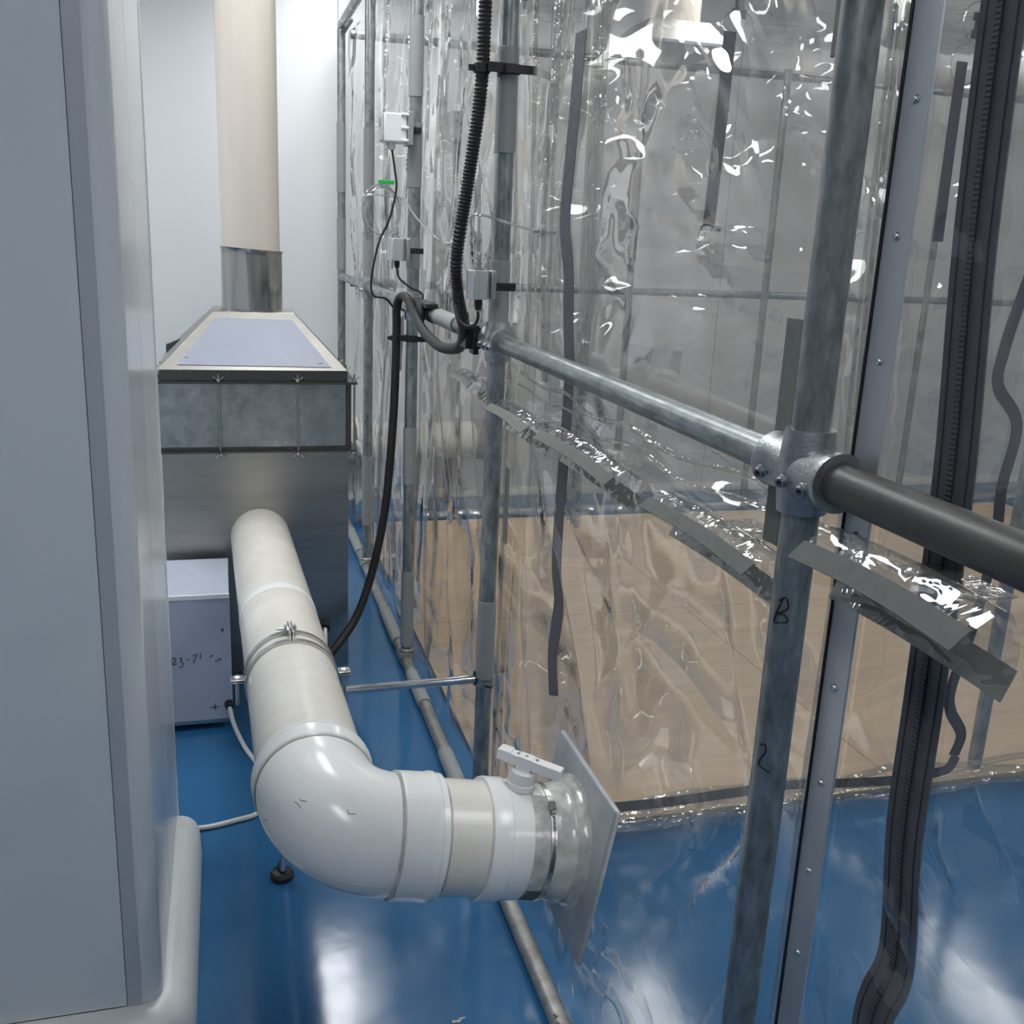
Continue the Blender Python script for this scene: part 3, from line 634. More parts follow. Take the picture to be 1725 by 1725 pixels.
# ducts seen through the plastic
t = thing('horizontal_duct', 'cream horizontal duct with flange seen low behind the plastic', 'pipe', (1.0, 5.792, 0.25))
MB().sweep([(0.50, 5.792, 0.375), (1.44, 5.792, 0.375)], 0.112, 36).build('pipe', 'pvc_cream', t)
MB().lathe((1.42, 5.792, 0.375), (1, 0, 0), [(0, 0.112), (0, 0.116), (0.05, 0.117), (0.06, 0.122), (0.07, 0.122), (0.07, 0.10)], 36).build('flange', 'pvc_grey', t)
MB().sweep([(0.50, 5.792, 0.375), (0.40, 5.792, 0.375)], [0.117, 0.115], 30).build('coupling', 'pvc_cream', t)
MB().box((0.72, 5.76, 0.0), (0.76, 5.84, 0.27)).build('foot', 'steel_dark', t); MB().box((1.25, 5.76, 0.0), (1.29, 5.84, 0.27)).build('foot', 'steel_dark', t)
t = thing('ceiling_duct', 'round duct with square flared outlet hanging inside the tent, top of photo', 'duct', (1.97, 4.6, 2.42))
MB().lathe((1.985, 4.6, 2.50), (0, 0, 1), [(0, 0.128), (0.41, 0.128)], 36).build('pipe', 'pvc_beige', t)
cx, cy = 1.965, 4.6
MB().hexa([(cx - 0.22, cy - 0.22, 2.41), (cx + 0.22, cy - 0.22, 2.41), (cx + 0.22, cy + 0.22, 2.41), (cx - 0.22, cy + 0.22, 2.41)], [(cx - 0.13, cy - 0.13, 2.51), (cx + 0.15, cy - 0.13, 2.51), (cx + 0.15, cy + 0.13, 2.51), (cx - 0.13, cy + 0.13, 2.51)]).build('flared_outlet', 'galv_dull', t)
MB().box((cx - 0.235, cy - 0.235, 2.398), (cx + 0.235, cy + 0.235, 2.41)).build('rim', 'alu', t)
t = thing('wrapped_duct', 'shiny pale wrapped duct running across at top right behind the plastic', 'duct', (3.6, 4.6, 2.36))
P = spline([(2.95, 4.62, 2.44), (3.25, 4.6, 2.43), (3.6, 4.6, 2.44), (4.0, 4.6, 2.45), (4.9, 4.6, 2.45)], 10)
MB().sweep(P, [0.085 + 0.006 * math.sin(i * 1.9) + 0.004 * math.sin(i * 0.7) for i in range(len(P))], 24).build('pipe', 'pvc_white', t)
MB().lathe((2.93, 4.62, 2.44), (1, 0, 0), [(0, 0.11), (0, 0.115), (0.03, 0.115), (0.03, 0.085)], 24).build('flange', 'alu', t)
for x in (3.3, 4.1):
    MB().cyl((x, 4.6, 2.53), (x, 4.6, CEIL), 0.006, 8).build('hanger', 'steel', t)

# ------------------------------------------------------------------ exhaust cabinet
t = thing('exhaust_cabinet', 'metal exhaust cabinet with galvanized filter section and pyramid hood', 'cabinet', (0.095, 3.77, 0))
x0, x1, y0, y1 = -0.215, 0.404, 3.47, 4.07
body = MB().box((x0, y0, 0.0), (x1, y1, 0.812)).build('lower_body', 'steel_brushed', t, bevel=0.002)
MB().box((x0 - 0.012, y0 - 0.022, 0.812), (x1 + 0.026, y1 + 0.02, 0.818)).build('lower_flange', 'steel_dark', t)
MB().box((x0 - 0.006, y0 - 0.004, 0.818), (x1 + 0.010, y1 + 0.004, 0.828)).build('gasket', 'steel_dark', t)
fs_ = MB().box((x0 - 0.004, y0 - 0.003, 0.828), (x1 + 0.008, y1 + 0.003, 1.046)).build('filter_section', 'galv_sheet', t, bevel=0.002)
MB().box((x1 - 0.008, y0 - 0.006, 0.829), (x1 + 0.009, y0 - 0.002, 1.045)).build('corner_strip', 'steel_dark', fs_)
MB().box((x1 - 0.010, y0 - 0.0045, 0.829), (x1 - 0.0086, y0 - 0.0028, 1.045)).build('seam', 'ink', fs_)
MB().box((x0 - 0.012, y0 - 0.026, 1.046), (x1 + 0.028, y1 + 0.02, 1.054)).build('upper_flange', 'steel_dark', t)
MB().box((x0 + 0.004, y0 - 0.012, 1.054), (x1 - 0.004, y1 + 0.01, 1.090)).build('hood_rim', 'steel_dark', t, bevel=0.002)
hb = [(x0 + 0.000, y0 - 0.014), (x1 - 0.002, y0 - 0.014), (x1 - 0.002, y1 + 0.012), (x0 + 0.000, y1 + 0.012)]
ht = [(-0.036, 3.640), (0.235, 3.640), (0.235, 3.90), (-0.036, 3.90)]
HZ0, HZ1 = 1.090, 1.268
hood = MB().hexa([(*p, HZ0) for p in hb], [(*p, HZ1) for p in ht]).build('pyramid_hood', 'steel_hood', t, bevel=0.002)
# protective film panel on the sloped front
def hp(u, v, off=0.0025):
    a = Vector((*hb[0], HZ0)).lerp(Vector((*hb[1], HZ0)), u); c_ = Vector((*ht[0], HZ1)).lerp(Vector((*ht[1], HZ1)), u)
    p = a.lerp(c_, v); return p + Vector((0, -math.sin(0.86), math.cos(0.86))) * off
MB().hexa([hp(0.078, 0.085, 0.0), hp(0.922, 0.06, 0.0), hp(0.90, 0.865, 0.0), hp(0.10, 0.885, 0.0)], [hp(0.078, 0.085), hp(0.922, 0.06), hp(0.90, 0.865), hp(0.10, 0.885)]).build('protective_film', 'film_blue', hood, smooth=False)['label'] = 'pale blue protective film'
stroke([hp(0.09, 0.20, 0.003), hp(0.11, 0.205, 0.003)], hood, r=0.0008, nm='scratch'); stroke([hp(0.86, 0.12, 0.003), hp(0.89, 0.125, 0.003)], hood, r=0.0008, nm='scratch')
# collar and clamp bolts
CX, CY = 0.096, 3.76
pr = []
for k in range(10): pr.append((0.0 + k * 0.0235, 0.105 + 0.0014 * math.sin(k * 1.3)))
b = MB(); n = 48; vs = []; zz = [1.262, 1.29, 1.33, 1.38, 1.42, 1.455, 1.475, 1.483]; 
for i, z in enumerate(zz):
    for q in range(n):
        a = 2 * PI * q / n; r = 0.1045 + 0.0022 * math.sin(3 * a + 1) * (0.6 + 0.1 * i) * (0.4 + i / 10) + 0.0012 * math.sin(7 * a + i * 0.4)
        if i == len(zz) - 1: r += 0.004
        top = z - (0.012 * (0.5 + 0.5 * math.cos(a - 0.2)) if i >= 6 else 0)
        vs.append((CX + 0.008 * 0 + r * math.cos(a), CY + r * math.sin(a), top))
fs = [(i * n + q, i * n + (q + 1) % n, (i + 1) * n + (q + 1) % n, (i + 1) * n + q) for i in range(len(zz) - 1) for q in range(n)]
MB().add(vs, fs).build('collar', 'steel_wrap', t, angle=70)
def wing_nut(parent, p, s_=1):
    x, y, z = p
    b = MB().lathe((x, y, z), (0, 0, s_), [(0, 0.0075), (0.009, 0.006)], 12)
    for q in (-1, 1):
        b.sweep([(x + q * 0.004, y, z + s_ * 0.005), (x + q * 0.012, y, z + s_ * 0.010), (x + q * 0.017, y, z + s_ * 0.016)], [0.003, 0.0032, 0.0042], 8, flat=0.6)
    b.build('wing_nut', 'steel', parent)
for (x, y) in ((-0.025, y0 - 0.016), (0.232, y0 - 0.016), (x1 + 0.020, y0 + 0.0), (x1 + 0.019, y0 + 0.25), (x1 + 0.019, y0 + 0.48), (x0 - 0.008, y0 + 0.08), (x0 - 0.008, y0 + 0.3)):
    o = MB().cyl((x, y, 0.792), (x, y, 1.078), 0.0036, 10).build('threaded_rod', 'steel_brushed', t)
    wing_nut(o, (x, y, 1.0545)); wing_nut(o, (x, y, 0.8115), -1)
# bracket left of hood
MB().hexa([(-0.205, 3.84, 1.055), (-0.12, 3.84, 1.09), (-0.12, 3.88, 1.09), (-0.205, 3.88, 1.055)], [(-0.205, 3.84, 1.13), (-0.12, 3.84, 1.165), (-0.12, 3.88, 1.165), (-0.205, 3.88, 1.13)]).build('bracket', 'steel_dark', t)
# feet
for x in (x0 + 0.06, x1 - 0.06): MB().cyl((x, 3.55, -0.0), (x, 3.55, 0.012), 0.02, 12).build('foot', 'black_rubber', t)
# vertical beige duct
vd = one(MB().lathe((CX, CY, 1.30), (0, 0, 1), [(0, 0.1), (CEIL - 1.30, 0.1)], 48), 'vertical_duct', 'pvc_beige', 'tall beige round duct rising from the pyramid hood', 'duct')

# white control box behind the pier
t = thing('control_box', 'white box in pale protective film with marker notes, behind the pier', 'box', (-0.155, 3.23, 0))
bx0, bx1, by0, by1 = -0.33, -0.012, 3.05, 3.42
MB().box((bx0, by0, 0.028), (bx1, by1, 0.452)).build('body', 'box_white', t, bevel=0.003)
MB().box((bx0 - 0.001, by0 - 0.003, 0.440), (bx1 + 0.001, by0 + 0.004, 0.455)).build('lid_edge', 'edge_white', t, bevel=0.001)
MB().box((bx0, by0 - 0.002, 0.022), (bx1, by0 + 0.01, 0.034)).build('bottom_edge', 'steel', t)
MB().box((bx1 - 0.014, by0 - 0.0012, 0.034), (bx1 + 0.0012, by0 + 0.006, 0.44)).build('corner_edge', 'box_white', t)
for x in (bx0 + 0.04, bx1 - 0.04): MB().cyl((x, by0 + 0.05, 0), (x, by0 + 0.05, 0.03), 0.015, 12).build('foot', 'black_rubber', t)
g = lambda x, z: (x, by0 - 0.0012, z)
def note(pts): stroke([g(*p) for p in pts], t, r=0.0011)
zz = 0.235
note([(-0.190, zz + 0.012), (-0.182, zz + 0.018), (-0.176, zz + 0.010), (-0.188, zz - 0.004), (-0.174, zz - 0.004)])
note([(-0.168, zz + 0.016), (-0.158, zz + 0.014), (-0.164, zz + 0.006), (-0.156, zz - 0.002), (-0.160, zz - 0.016), (-0.168, zz - 0.012)])
note([(-0.148, zz + 0.008), (-0.136, zz + 0.011)])
note([(-0.128, zz + 0.020), (-0.114, zz + 0.024), (-0.122, zz + 0.006), (-0.124, zz - 0.004)])
note([(-0.104, zz + 0.028), (-0.103, zz + 0.008)])
note([(-0.080, 0.075), (-0.052, 0.078)]); note([(-0.066, 0.088), (-0.064, 0.066)])
note([(-0.040, 0.335), (-0.030, 0.338)]); note([(-0.036, 0.343), (-0.034, 0.328)])
note([(-0.075, zz + 0.016), (-0.066, zz + 0.018)]); note([(-0.060, zz - 0.004), (-0.044, zz + 0.006), (-0.046, zz - 0.002)])
gl = MB().lathe((bx1 - 0.010, by0 - 0.002, 0.085), (0.1, -1, -0.2), [(0, 0.015), (0.008, 0.015), (0.010, 0.012), (0.022, 0.011), (0.022, 0.006)], 16).build('cable_gland', 'black_plastic', t)
P = spline([(-0.021, 3.03, 0.08), (-0.010, 2.985, 0.045), (0.018, 2.90, 0.012), (0.05, 2.80, 0.007), (0.085, 2.68, 0.007), (0.085, 2.57, 0.007), (0.044, 2.512, 0.007), (-0.007, 2.493, 0.007), (-0.07, 2.476, 0.007), (-0.11, 2.474, 0.007), (-0.17, 2.482, 0.007), (-0.3, 2.52, 0.007)], 8)
one(MB().sweep(P, 0.0068, 10), 'white_cable', 'white_cable', 'white cable from the control box across the blue floor', 'cable')

# ------------------------------------------------------------------ big white pipe with elbow
A = Vector((0.0976, 3.50, 0.508)); Bp = Vector((0.1316, 1.632, 0.5857))         # run towards the viewer
E1 = Vector((0.245, 1.53, 0.543)); E2 = Vector((0.574, 1.53, 0.486))       # run into the tent
dAB = (Bp - A).normalized(); dE = (E2 - E1).normalized()
PRD = 0.100
t = thing('exhaust_pipe', 'large white plastic pipe with elbow joining the cabinet and tent flange', 'pipe', (0.14, 1.6, 0.4))
MB().sweep([A, Bp], PRD, 48).build('straight_pipe', 'pvc_cream', t)
# elbow by blending
el = []
p0 = Bp - dAB * 0.01; p3 = E1 + dE * 0.012
c0 = p0 + dAB * 0.075; c3 = p3 - dE * 0.085
for k in range(25):
    s_ = k / 24; q = 1 - s_
    el.append(p0 * q ** 3 + c0 * 3 * q * q * s_ + c3 * 3 * q * s_ * s_ + p3 * s_ ** 3)
elb = MB().sweep(el, [0.1055] * 25, 48, caps=False).build('elbow', 'pvc_white', t, angle=60)
MB().lathe(Bp - dAB * 0.052, dAB, [(0, PRD), (0, 0.1095), (0.010, 0.1105), (0.013, 0.1085), (0.050, 0.1085), (0.056, 0.1060)], 48, caps=False).build('elbow_socket', 'pvc_white', t)
MB().lathe(Bp - dAB * 0.004, dAB, [(0, 0.1088), (0.005, 0.1075), (0.009, 0.1062)], 48, caps=False).build('glue_line', 'pvc_glue', t)
MB().lathe(E1 + dE * 0.008, dE, [(-0.006, 0.1060), (0, 0.1088), (0.006, 0.1095), (0.050, 0.1095), (0.055, 0.1115), (0.063, 0.1115), (0.066, 0.1085), (0.076, 0.1085), (0.080, PRD)], 48, caps=False).build('elbow_socket', 'pvc_white', t)
MB().lathe(E1 + dE * 0.002, dE, [(0, 0.1062), (0.003, 0.1092), (0.006, 0.1094)], 48, caps=False).build('glue_line', 'pvc_glue', t)
MB().lathe(E1 + dE * 0.086, dE, [(0, PRD), (0.0, 0.1015), (0.004, 0.1012), (0.005, PRD)], 48, caps=False).build('glue_line', 'pvc_glue', t)
MB().sweep([E1 + dE * 0.02, E2 - dE * 0.03], PRD, 48).build('short_pipe', 'pvc_cream', t)
MB().lathe(E1 + dE * 0.163, dE, [(0, PRD), (0, 0.1070), (0.004, 0.1078), (0.034, 0.1078), (0.036, 0.1050), (0.074, 0.1035), (0.076, PRD)], 48, caps=False).build('damper_ring', 'pvc_white', t)
# tape and glue wrap with hose clamp towards the flange
MB().lathe(E1 + dE * 0.2375, dE, [(0, PRD), (0.0, 0.1018), (0.02, 0.1022), (0.045, 0.1012), (0.068, 0.1045), (0.072, 0.1075), (0.076, 0.1085), (0.080, 0.1075), (0.086, 0.1070)], 48, caps=False).build('glued_sleeve', 'glue_film', t)
hc = MB().lathe(E1 + dE * 0.268, dE, [(0, 0.1020), (0, 0.1042), (0.009, 0.1042), (0.009, 0.1020)], 48, caps=False).build('hose_clamp', 'steel', t)
_, ux, uy = basis(dE)
def around(s_, ang, r):
    """ang 0 = top, positive towards the viewer"""
    top = Vector((0, 0, 1)); top = (top - dE * top.dot(dE)).normalized(); fwd = dE.cross(top)
    if fwd.y > 0: fwd = -fwd
    return E1 + dE * s_ + top * (r * math.cos(ang)) + fwd * (r * math.sin(ang))
b = MB()
for k in range(34):
    a = 0.62 + k * 0.028; b.sweep([around(0.270, a, 0.1044), around(0.2755, a + 0.004, 0.1044)], 0.0009, 5)
b.build('clamp_thread', 'steel_dark', hc)
MB().sweep([around(0.2720, 0.40, 0.1090), around(0.2725, 0.54, 0.1090)], 0.0062, 8).sweep([around(0.2725, 0.54, 0.1085), around(0.2727, 0.60, 0.1085)], 0.0045, 6).build('clamp_screw', 'steel', hc)
# dark dirt in the sleeve, near its underside
b = MB()
b.grid(lambda u, v: around(0.240 + 0.036 * u + 0.004 * math.sin(v * 9), 2.0 + 0.55 * v, 0.1032 - 0.0002 * math.sin(u * 6)), 6, 12)
b.build('dirt', 'dirt', t)
# scuff marks on the elbow
def on_elbow(k, ang, off=0.1058):
    i = int(k); f = k - i; p = el[i].lerp(el[min(i + 1, 24)], f); tg = (el[min(i + 1, 24)] - el[max(i - 1, 0)]).normalized()
    top = Vector((0, 0, 1)); top = (top - tg * top.dot(tg)).normalized(); fw = tg.cross(top)
    if fw.y > 0 or fw.x > 0.5: fw = -fw
    return p + top * (off * math.cos(ang)) + fw * (off * math.sin(ang))
for k, a, n in ((9, 0.95, 4), (9.5, 0.85, 3), (15, 0.75, 5), (6, 1.55, 3)):
    pts = [on_elbow(k + 0.35 * i, a + random.uniform(-0.03, 0.03), 0.1056) for i in range(n)]
    MB().sweep(pts, 0.0006, 5).build('scuff', 'dirt', elb)
# mould seam along the elbow
MB().sweep([on_elbow(k, 1.95, 0.1054) for k in range(2, 24)], 0.0008, 6).build('mould_seam', 'pvc_glue', elb)
# white thin tape rings on the long pipe
MB().lathe(A + dAB * 0.92, dAB, [(0, PRD), (0, PRD + 0.0008), (0.05, PRD + 0.0008), (0.05, PRD)], 48, caps=False).build('tape_wrap', 'pvc_white', t)
for k in range(3): MB().lathe(A + dAB * (0.930 + 0.012 * k), dAB, [(0, PRD + 0.0008), (0.001, PRD + 0.0013), (0.002, PRD + 0.0008)], 48, caps=False).build('tape_edge', 'pvc_white', t)
# damper handle on top
hp0 = around(0.224, -0.02, 0.104); upv = (around(0.224, 0.0, 1.0) - around(0.224, 0.0, 0.0)).normalized()
kn = MB().lathe(hp0, upv, [(0, 0.026), (0.010, 0.026), (0.012, 0.0235), (0.032, 0.0235), (0.035, 0.020)], 28).build('damper_knob', 'pvc_white', t)
b = MB()
for q in range(18):
    a = 2 * PI * q / 18; fwd = upv.cross(dE)
    r_ = dE * math.cos(a) + fwd * math.sin(a); c_ = hp0 + r_ * 0.0236
    b.sweep([c_ + upv * 0.013, c_ + upv * 0.031], 0.0016, 6)
b.build('knob_ridges', 'pvc_white', kn)
hdir = (dE * 0.80 + Vector((0, -0.60, 0))).normalized()
hdir = (hdir - upv * hdir.dot(upv)).normalized(); hs = upv.cross(hdir).normalized()
ho = hp0 + upv * 0.036
mtx = Matrix(((hdir.x, hs.x, upv.x, ho.x), (hdir.y, hs.y, upv.y, ho.y), (hdir.z, hs.z, upv.z, ho.z), (0, 0, 0, 1)))
hd = MB().box((-0.040, -0.0115, 0.004), (0.068, 0.0115, 0.023), mtx=mtx).box((-0.052, -0.0135, 0.006), (-0.028, 0.0135, 0.025), mtx=mtx).box((-0.014, -0.012, -0.004), (0.014, 0.012, 0.024), mtx=mtx).build('damper_handle', 'pvc_white', t, bevel=0.0012)
for q in (-0.016, 0.0, 0.02):
    p = mtx @ Vector((q, 0, 0.024)); MB().lathe(p - upv * 0.003, upv, [(0, 0.0035), (0.004, 0.003)], 10).build('handle_pin', 'pvc_grey', hd)
# square flange plate on the curtain
t2 = thing('flange_plate', 'grey square plastic plate where the white pipe enters the tent', 'plate', tuple(E2 - Vector((0, 0, 0.15))))
upP = Vector((0, 0, 1)); upP = (upP - dE * upP.dot(dE)).normalized(); sP = dE.cross(upP).normalized()
def pl(u, v, d_): return E2 + sP * u + upP * v + dE * d_
S = 0.151
c8 = lambda s_, d_, ch: [pl(a * s_, b_ * s_, d_) for a, b_ in ((-1, -1), (1, -1), (1, 1), (-1, 1))]
MB().hexa(c8(S, 0.006, 0), c8(S, 0.018, 0)).build('plate', 'flange_grey', t2, bevel=0.006)
b = MB(); q0 = c8(S - 0.004, 0.006, 0); q1 = c8(S - 0.030, 0.001, 0); 
b.add(q0 + q1, [(0, 1, 5, 4), (1, 2, 6, 5), (2, 3, 7, 6), (3, 0, 4, 7), (4, 5, 6, 7)]).build('raised_field', 'flange_grey', t2)
MB().lathe(E2 - dE * 0.014, dE, [(0.0, 0.107), (0.005, 0.111), (0.012, 0.114), (0.018, 0.128)], 48, caps=False).build('weld_ring', 'glue_film', t2)

# pipe clamp with support bar
cl_c = A + dAB * ((A.y - 2.15) / -dAB.y)
t = thing('pipe_clamp', 'double band steel clamp around the long white pipe', 'clamp', tuple(cl_c - Vector((0, 0, 0.11))))
topv = Vector((0, 0, 1)); topv = (topv - dAB * topv.dot(dAB)).normalized(); rt = dAB.cross(topv)
rt = rt if rt.x > 0 else -rt
def cp_(ang, r, s_): return cl_c + dAB * s_ + topv * (r * math.cos(ang)) + rt * (r * math.sin(ang))
def band(s_, w, nm):
    vs = []; n = 64; fs = []
    for k in range(n):
        a = 2 * PI * k / n
        for (r, d_) in ((PRD + 0.0004, -w / 2), (PRD + 0.0045, -w / 2), (PRD + 0.0045, w / 2), (PRD + 0.0004, w / 2)): vs.append(cp_(a, r, s_ + d_))
    for k in range(n):
        j = (k + 1) % n
        for q in range(4): fs.append((k * 4 + q, k * 4 + (q + 1) % 4, j * 4 + (q + 1) % 4, j * 4 + q))
    return MB().add(vs, fs).build(nm, 'steel', t)
band(-0.030, 0.018, 'band'); band(0.026, 0.018, 'band')
for sx in (-1, 1):
    p = cp_(0.035 * sx, PRD + 0.010, -0.001); q = cp_(0.035 * sx, PRD + 0.010, -0.001)
    m4 = Matrix(((rt.x, dAB.x, topv.x, 0), (rt.y, dAB.y, topv.y, 0), (rt.z, dAB.z, topv.z, 0), (0, 0, 0, 1)))
    m4.translation = cp_(0.0, PRD, 0.0)
    MB().box((sx * 0.0035 - 0.0018, -0.038, 0.0), (sx * 0.0035 + 0.0018, 0.034, 0.026), mtx=m4).build('top_lug', 'steel', t, bevel=0.0008)
b = MB().cyl(m4 @ Vector((-0.030, -0.022, 0.014)), m4 @ Vector((0.014, -0.022, 0.014)), 0.0042, 10)
b.lathe(m4 @ Vector((-0.013, -0.022, 0.014)), rt, [(0, 0.0092), (0.008, 0.0092)], 6).lathe(m4 @ Vector((0.006, -0.022, 0.014)), rt, [(0, 0.0092), (0.008, 0.0092)], 6).build('clamp_bolt', 'steel', t)
for sx in (-1, 1):
    m5 = m4.copy(); m5.translation = cl_c - dAB * 0.0 + rt * (sx * (PRD + 0.001)) + topv * 0.010
    lug = MB().box((min(0, sx * 0.032), -0.016, -0.005), (max(0, sx * 0.032), 0.016, -0.0015), mtx=m5).box((min(0, sx * 0.032), -0.016, 0.0), (max(0, sx * 0.032), 0.016, 0.0035), mtx=m5).build('side_lug', 'steel', t, bevel=0.001)
    MB().lathe(m5 @ Vector((sx * 0.018, 0, 0.003)), topv, [(0, 0.0098), (0.003, 0.0092), (0.006, 0.005), (0.0065, 0)], 16, caps=False).build('bolt_head', 'steel', lug)
    MB().cyl(m5 @ Vector((sx * 0.018, 0, -0.004)), m5 @ Vector((sx * 0.018, 0, -0.060)), 0.0042, 10).build('bolt_shank', 'steel', lug)
# leg under the clamp with a black foot
MB().cyl((0.098, 2.215, 0.030), (0.122, 2.165, 0.475), 0.010, 14).build('support_leg', 'steel', t)
MB().lathe((0.096, 2.222, 0.0), (0, 0, 1), [(0, 0.028), (0.012, 0.029), (0.020, 0.024), (0.024, 0.012), (0.045, 0.009)], 24).build('foot', 'black_rubber', t)
t = thing('support_bar', 'chrome bar linking the pipe clamp to the hose post', 'bar', (0.42, 2.24, 0.45))
MB().cyl((0.238, 2.205, 0.500), (0.580, 2.300, 0.459), 0.0108, 20).build('tube', 'chrome', t)
MB().cyl((0.545, 2.290, 0.4636), (0.585, 2.302, 0.458), 0.0122, 20).build('end_sleeve', 'steel', t)
MB().lathe((FX, 2.32, 0.436), (0, 0, 1), [(0, 0.0250), (0, 0.0278), (0.022, 0.0278), (0.022, 0.0250)], 24).build('post_ring', 'cast', t)
MB().cyl((0.615, 2.284, 0.447), (0.630, 2.272, 0.447), 0.006, 8).cyl((0.592, 2.306, 0.440), (0.590, 2.306, 0.478), 0.004, 8).build('ring_bolt', 'steel_dark', t)

# ------------------------------------------------------------------ black hose and its clips
P = spline([(0.562, 2.3, 2.60), (0.559, 2.3, 2.041), (0.555, 2.3, 1.863), (0.534, 2.3, 1.677), (0.512, 2.3, 1.509), (0.520, 2.315, 1.420), (0.545, 2.36, 1.352)], 24)
# resample evenly and ripple the radius
Q = []; step = 0.0021
for a, c_ in zip(P[:-1], P[1:]):
    n = max(1, int(round((c_ - a).length / step)))
    Q += [a.lerp(c_, j / n) for j in range(n)]
hz = thing('corrugated_hose', 'black corrugated hose hanging from above with a smooth loop and long tail', 'hose', (0.55, 2.35, 0.1))
MB().sweep(Q, [0.0152 if (i % 4) < 2 else 0.0132 for i in range(len(Q))], 14).build('corrugated_part', 'hose_corrugated', hz, angle=20)
P2 = spline([(0.540, 2.345, 1.372), (0.557, 2.40, 1.335), (0.572, 2.47, 1.300), (0.578, 2.57, 1.270), (0.569, 2.75, 1.256), (0.569, 3.0, 1.278), (0.580, 3.25, 1.325), (0.579, 3.37, 1.350), (0.570, 3.43, 1.340), (0.565, 3.455, 1.300), (0.566, 3.46, 1.224),
             (0.561, 3.46, 0.978), (0.544, 3.45, 0.726), (0.523, 3.44, 0.554), (0.479, 3.42, 0.362), (0.421, 3.38, 0.222), (0.335, 3.32, 0.128), (0.29, 3.30, 0.10)], 12)
MB().sweep(P2, 0.0146, 16).build('smooth_part', 'black_rubber', hz)
gl = thing('cable_gland', 'small black gland with white stub behind the pipe clamp', 'gland', (0.31, 3.40, 0.16))
MB().cyl((0.318, 3.47, 0.17), (0.316, 3.42, 0.17), 0.017, 14).build('nut', 'black_plastic', gl); MB().cyl((0.316, 3.425, 0.17), (0.312, 3.37, 0.13), 0.007, 10).build('stub', 'white_cable', gl)

def hose_clip(y, z, hx, lb, arm=True, tail=0.03):
    t = thing('hose_clip', lb, 'clip', (FX, y, z), 'black clips holding the hose')
    MB().arc_shell((FX, y, z - 0.011), (0, 0, 1), (1, 0, 0), PRAD + 0.004, PRAD + 0.008, math.radians(90), math.radians(300), 0.022).build('post_jaw', 'black_plastic', t)
    MB().box((hx + 0.008, y - 0.026, z - 0.008), (FX - 0.012, y - 0.019, z + 0.012)).box((FX - 0.02, y - 0.034, z - 0.009), (FX + 0.05, y - 0.0265, z + 0.009)).build('arm', 'black_plastic', t, bevel=0.001)
    MB().arc_shell((hx, y - 0.0, z - 0.009), (0, 0, 1), (1, 0, 0), 0.0156, 0.0188, math.radians(20), math.radians(340), 0.018, 24).box((hx - 0.030, y - 0.004, z - 0.006), (hx - 0.018, y + 0.004, z + 0.006)).build('hose_ring', 'black_plastic', t)
hose_clip(2.30, 1.905, 0.556, 'black clip holding the corrugated hose near top of the hose post')
hose_clip(3.46, 1.205, 0.566, 'black clip holding the hanging hose on the transmitter post')
t = thing('rail_clip', 'black T-shaped clip on the rail at the bend of the hose', 'clip', (FX, 3.3, 1.30), 'black clips on the middle rail')
MB().arc_shell((FX, 3.08, RZ), (0, 1, 0), (1, 0, 0), 0.0212, 0.026, math.radians(80), math.radians(300), 0.07).build('rail_jaw', 'black_plastic', t)
MB().box((0.588, 3.05, 1.335), (0.625, 3.36, 1.350)).box((0.583, 3.10, 1.28), (0.594, 3.20, 1.345)).build('arm', 'black_plastic', t, bevel=0.002)
t = thing('rail_clip', 'black block clip on the rail beside the hose post fitting', 'clip', (FX, 2.45, 1.30), 'black clips on the middle rail')
MB().arc_shell((FX, 2.39, RZ), (0, 1, 0), (1, 0, 0), 0.0212, 0.030, math.radians(60), math.radians(320), 0.09).build('rail_jaw', 'black_plastic', t)
MB().box((0.562, 2.40, 1.287), (0.600, 2.47, 1.338)).box((0.578, 2.385, 1.275), (0.592, 2.43, 1.345)).build('arm', 'black_plastic', t, bevel=0.002)

# ------------------------------------------------------------------ pressure transmitters
t = thing('display_transmitter', 'white pressure transmitter with small display high on the third post', 'transmitter', (0.545, 3.42, 1.82))
def tilt(x, z): return x
tb = MB().box((0.506, 3.385, 1.832), (0.580, 3.465, 1.920)).build('housing', 'device_white', t, bevel=0.005)
MB().box((0.4995, 3.388, 1.835), (0.507, 3.462, 1.917)).build('lid', 'device_grey', t, bevel=0.003)
o = MB().box((0.4975, 3.402, 1.882), (0.500, 3.448, 1.908)).build('display_frame', 'device_grey', t, bevel=0.0008)
MB().box((0.4968, 3.408, 1.886), (0.4978, 3.442, 1.904)).build('display', 'screen', o)
MB().box((0.5806, 3.380, 1.826), (0.600, 3.470, 1.928)).build('back_plate', 'silver_side', t, bevel=0.002)
for z in (1.838, 1.876, 1.916): MB().cyl((0.560, 3.382, z), (0.584, 3.382, z), 0.0055, 10).build('screw_boss', 'device_white', t)
MB().lathe((0.538, 3.425, 1.833), (0, 0, -1), [(0, 0.012), (0.016, 0.011), (0.022, 0.008)], 16).build('cable_entry', 'device_white', t)
MB().lathe((0.520, 3.425, 1.833), (0, 0, -1), [(0, 0.0055), (0.006, 0.005), (0.01, 0.0062), (0.02, 0.0062), (0.022, 0.0038), (0.034, 0.0045), (0.036, 0.003)], 12).build('hose_barb', 'steel', t)
MB().box((0.600, 3.425, 1.868), (0.634, 3.4375, 1.885)).build('post_clip', 'black_plastic', t, bevel=0.001)
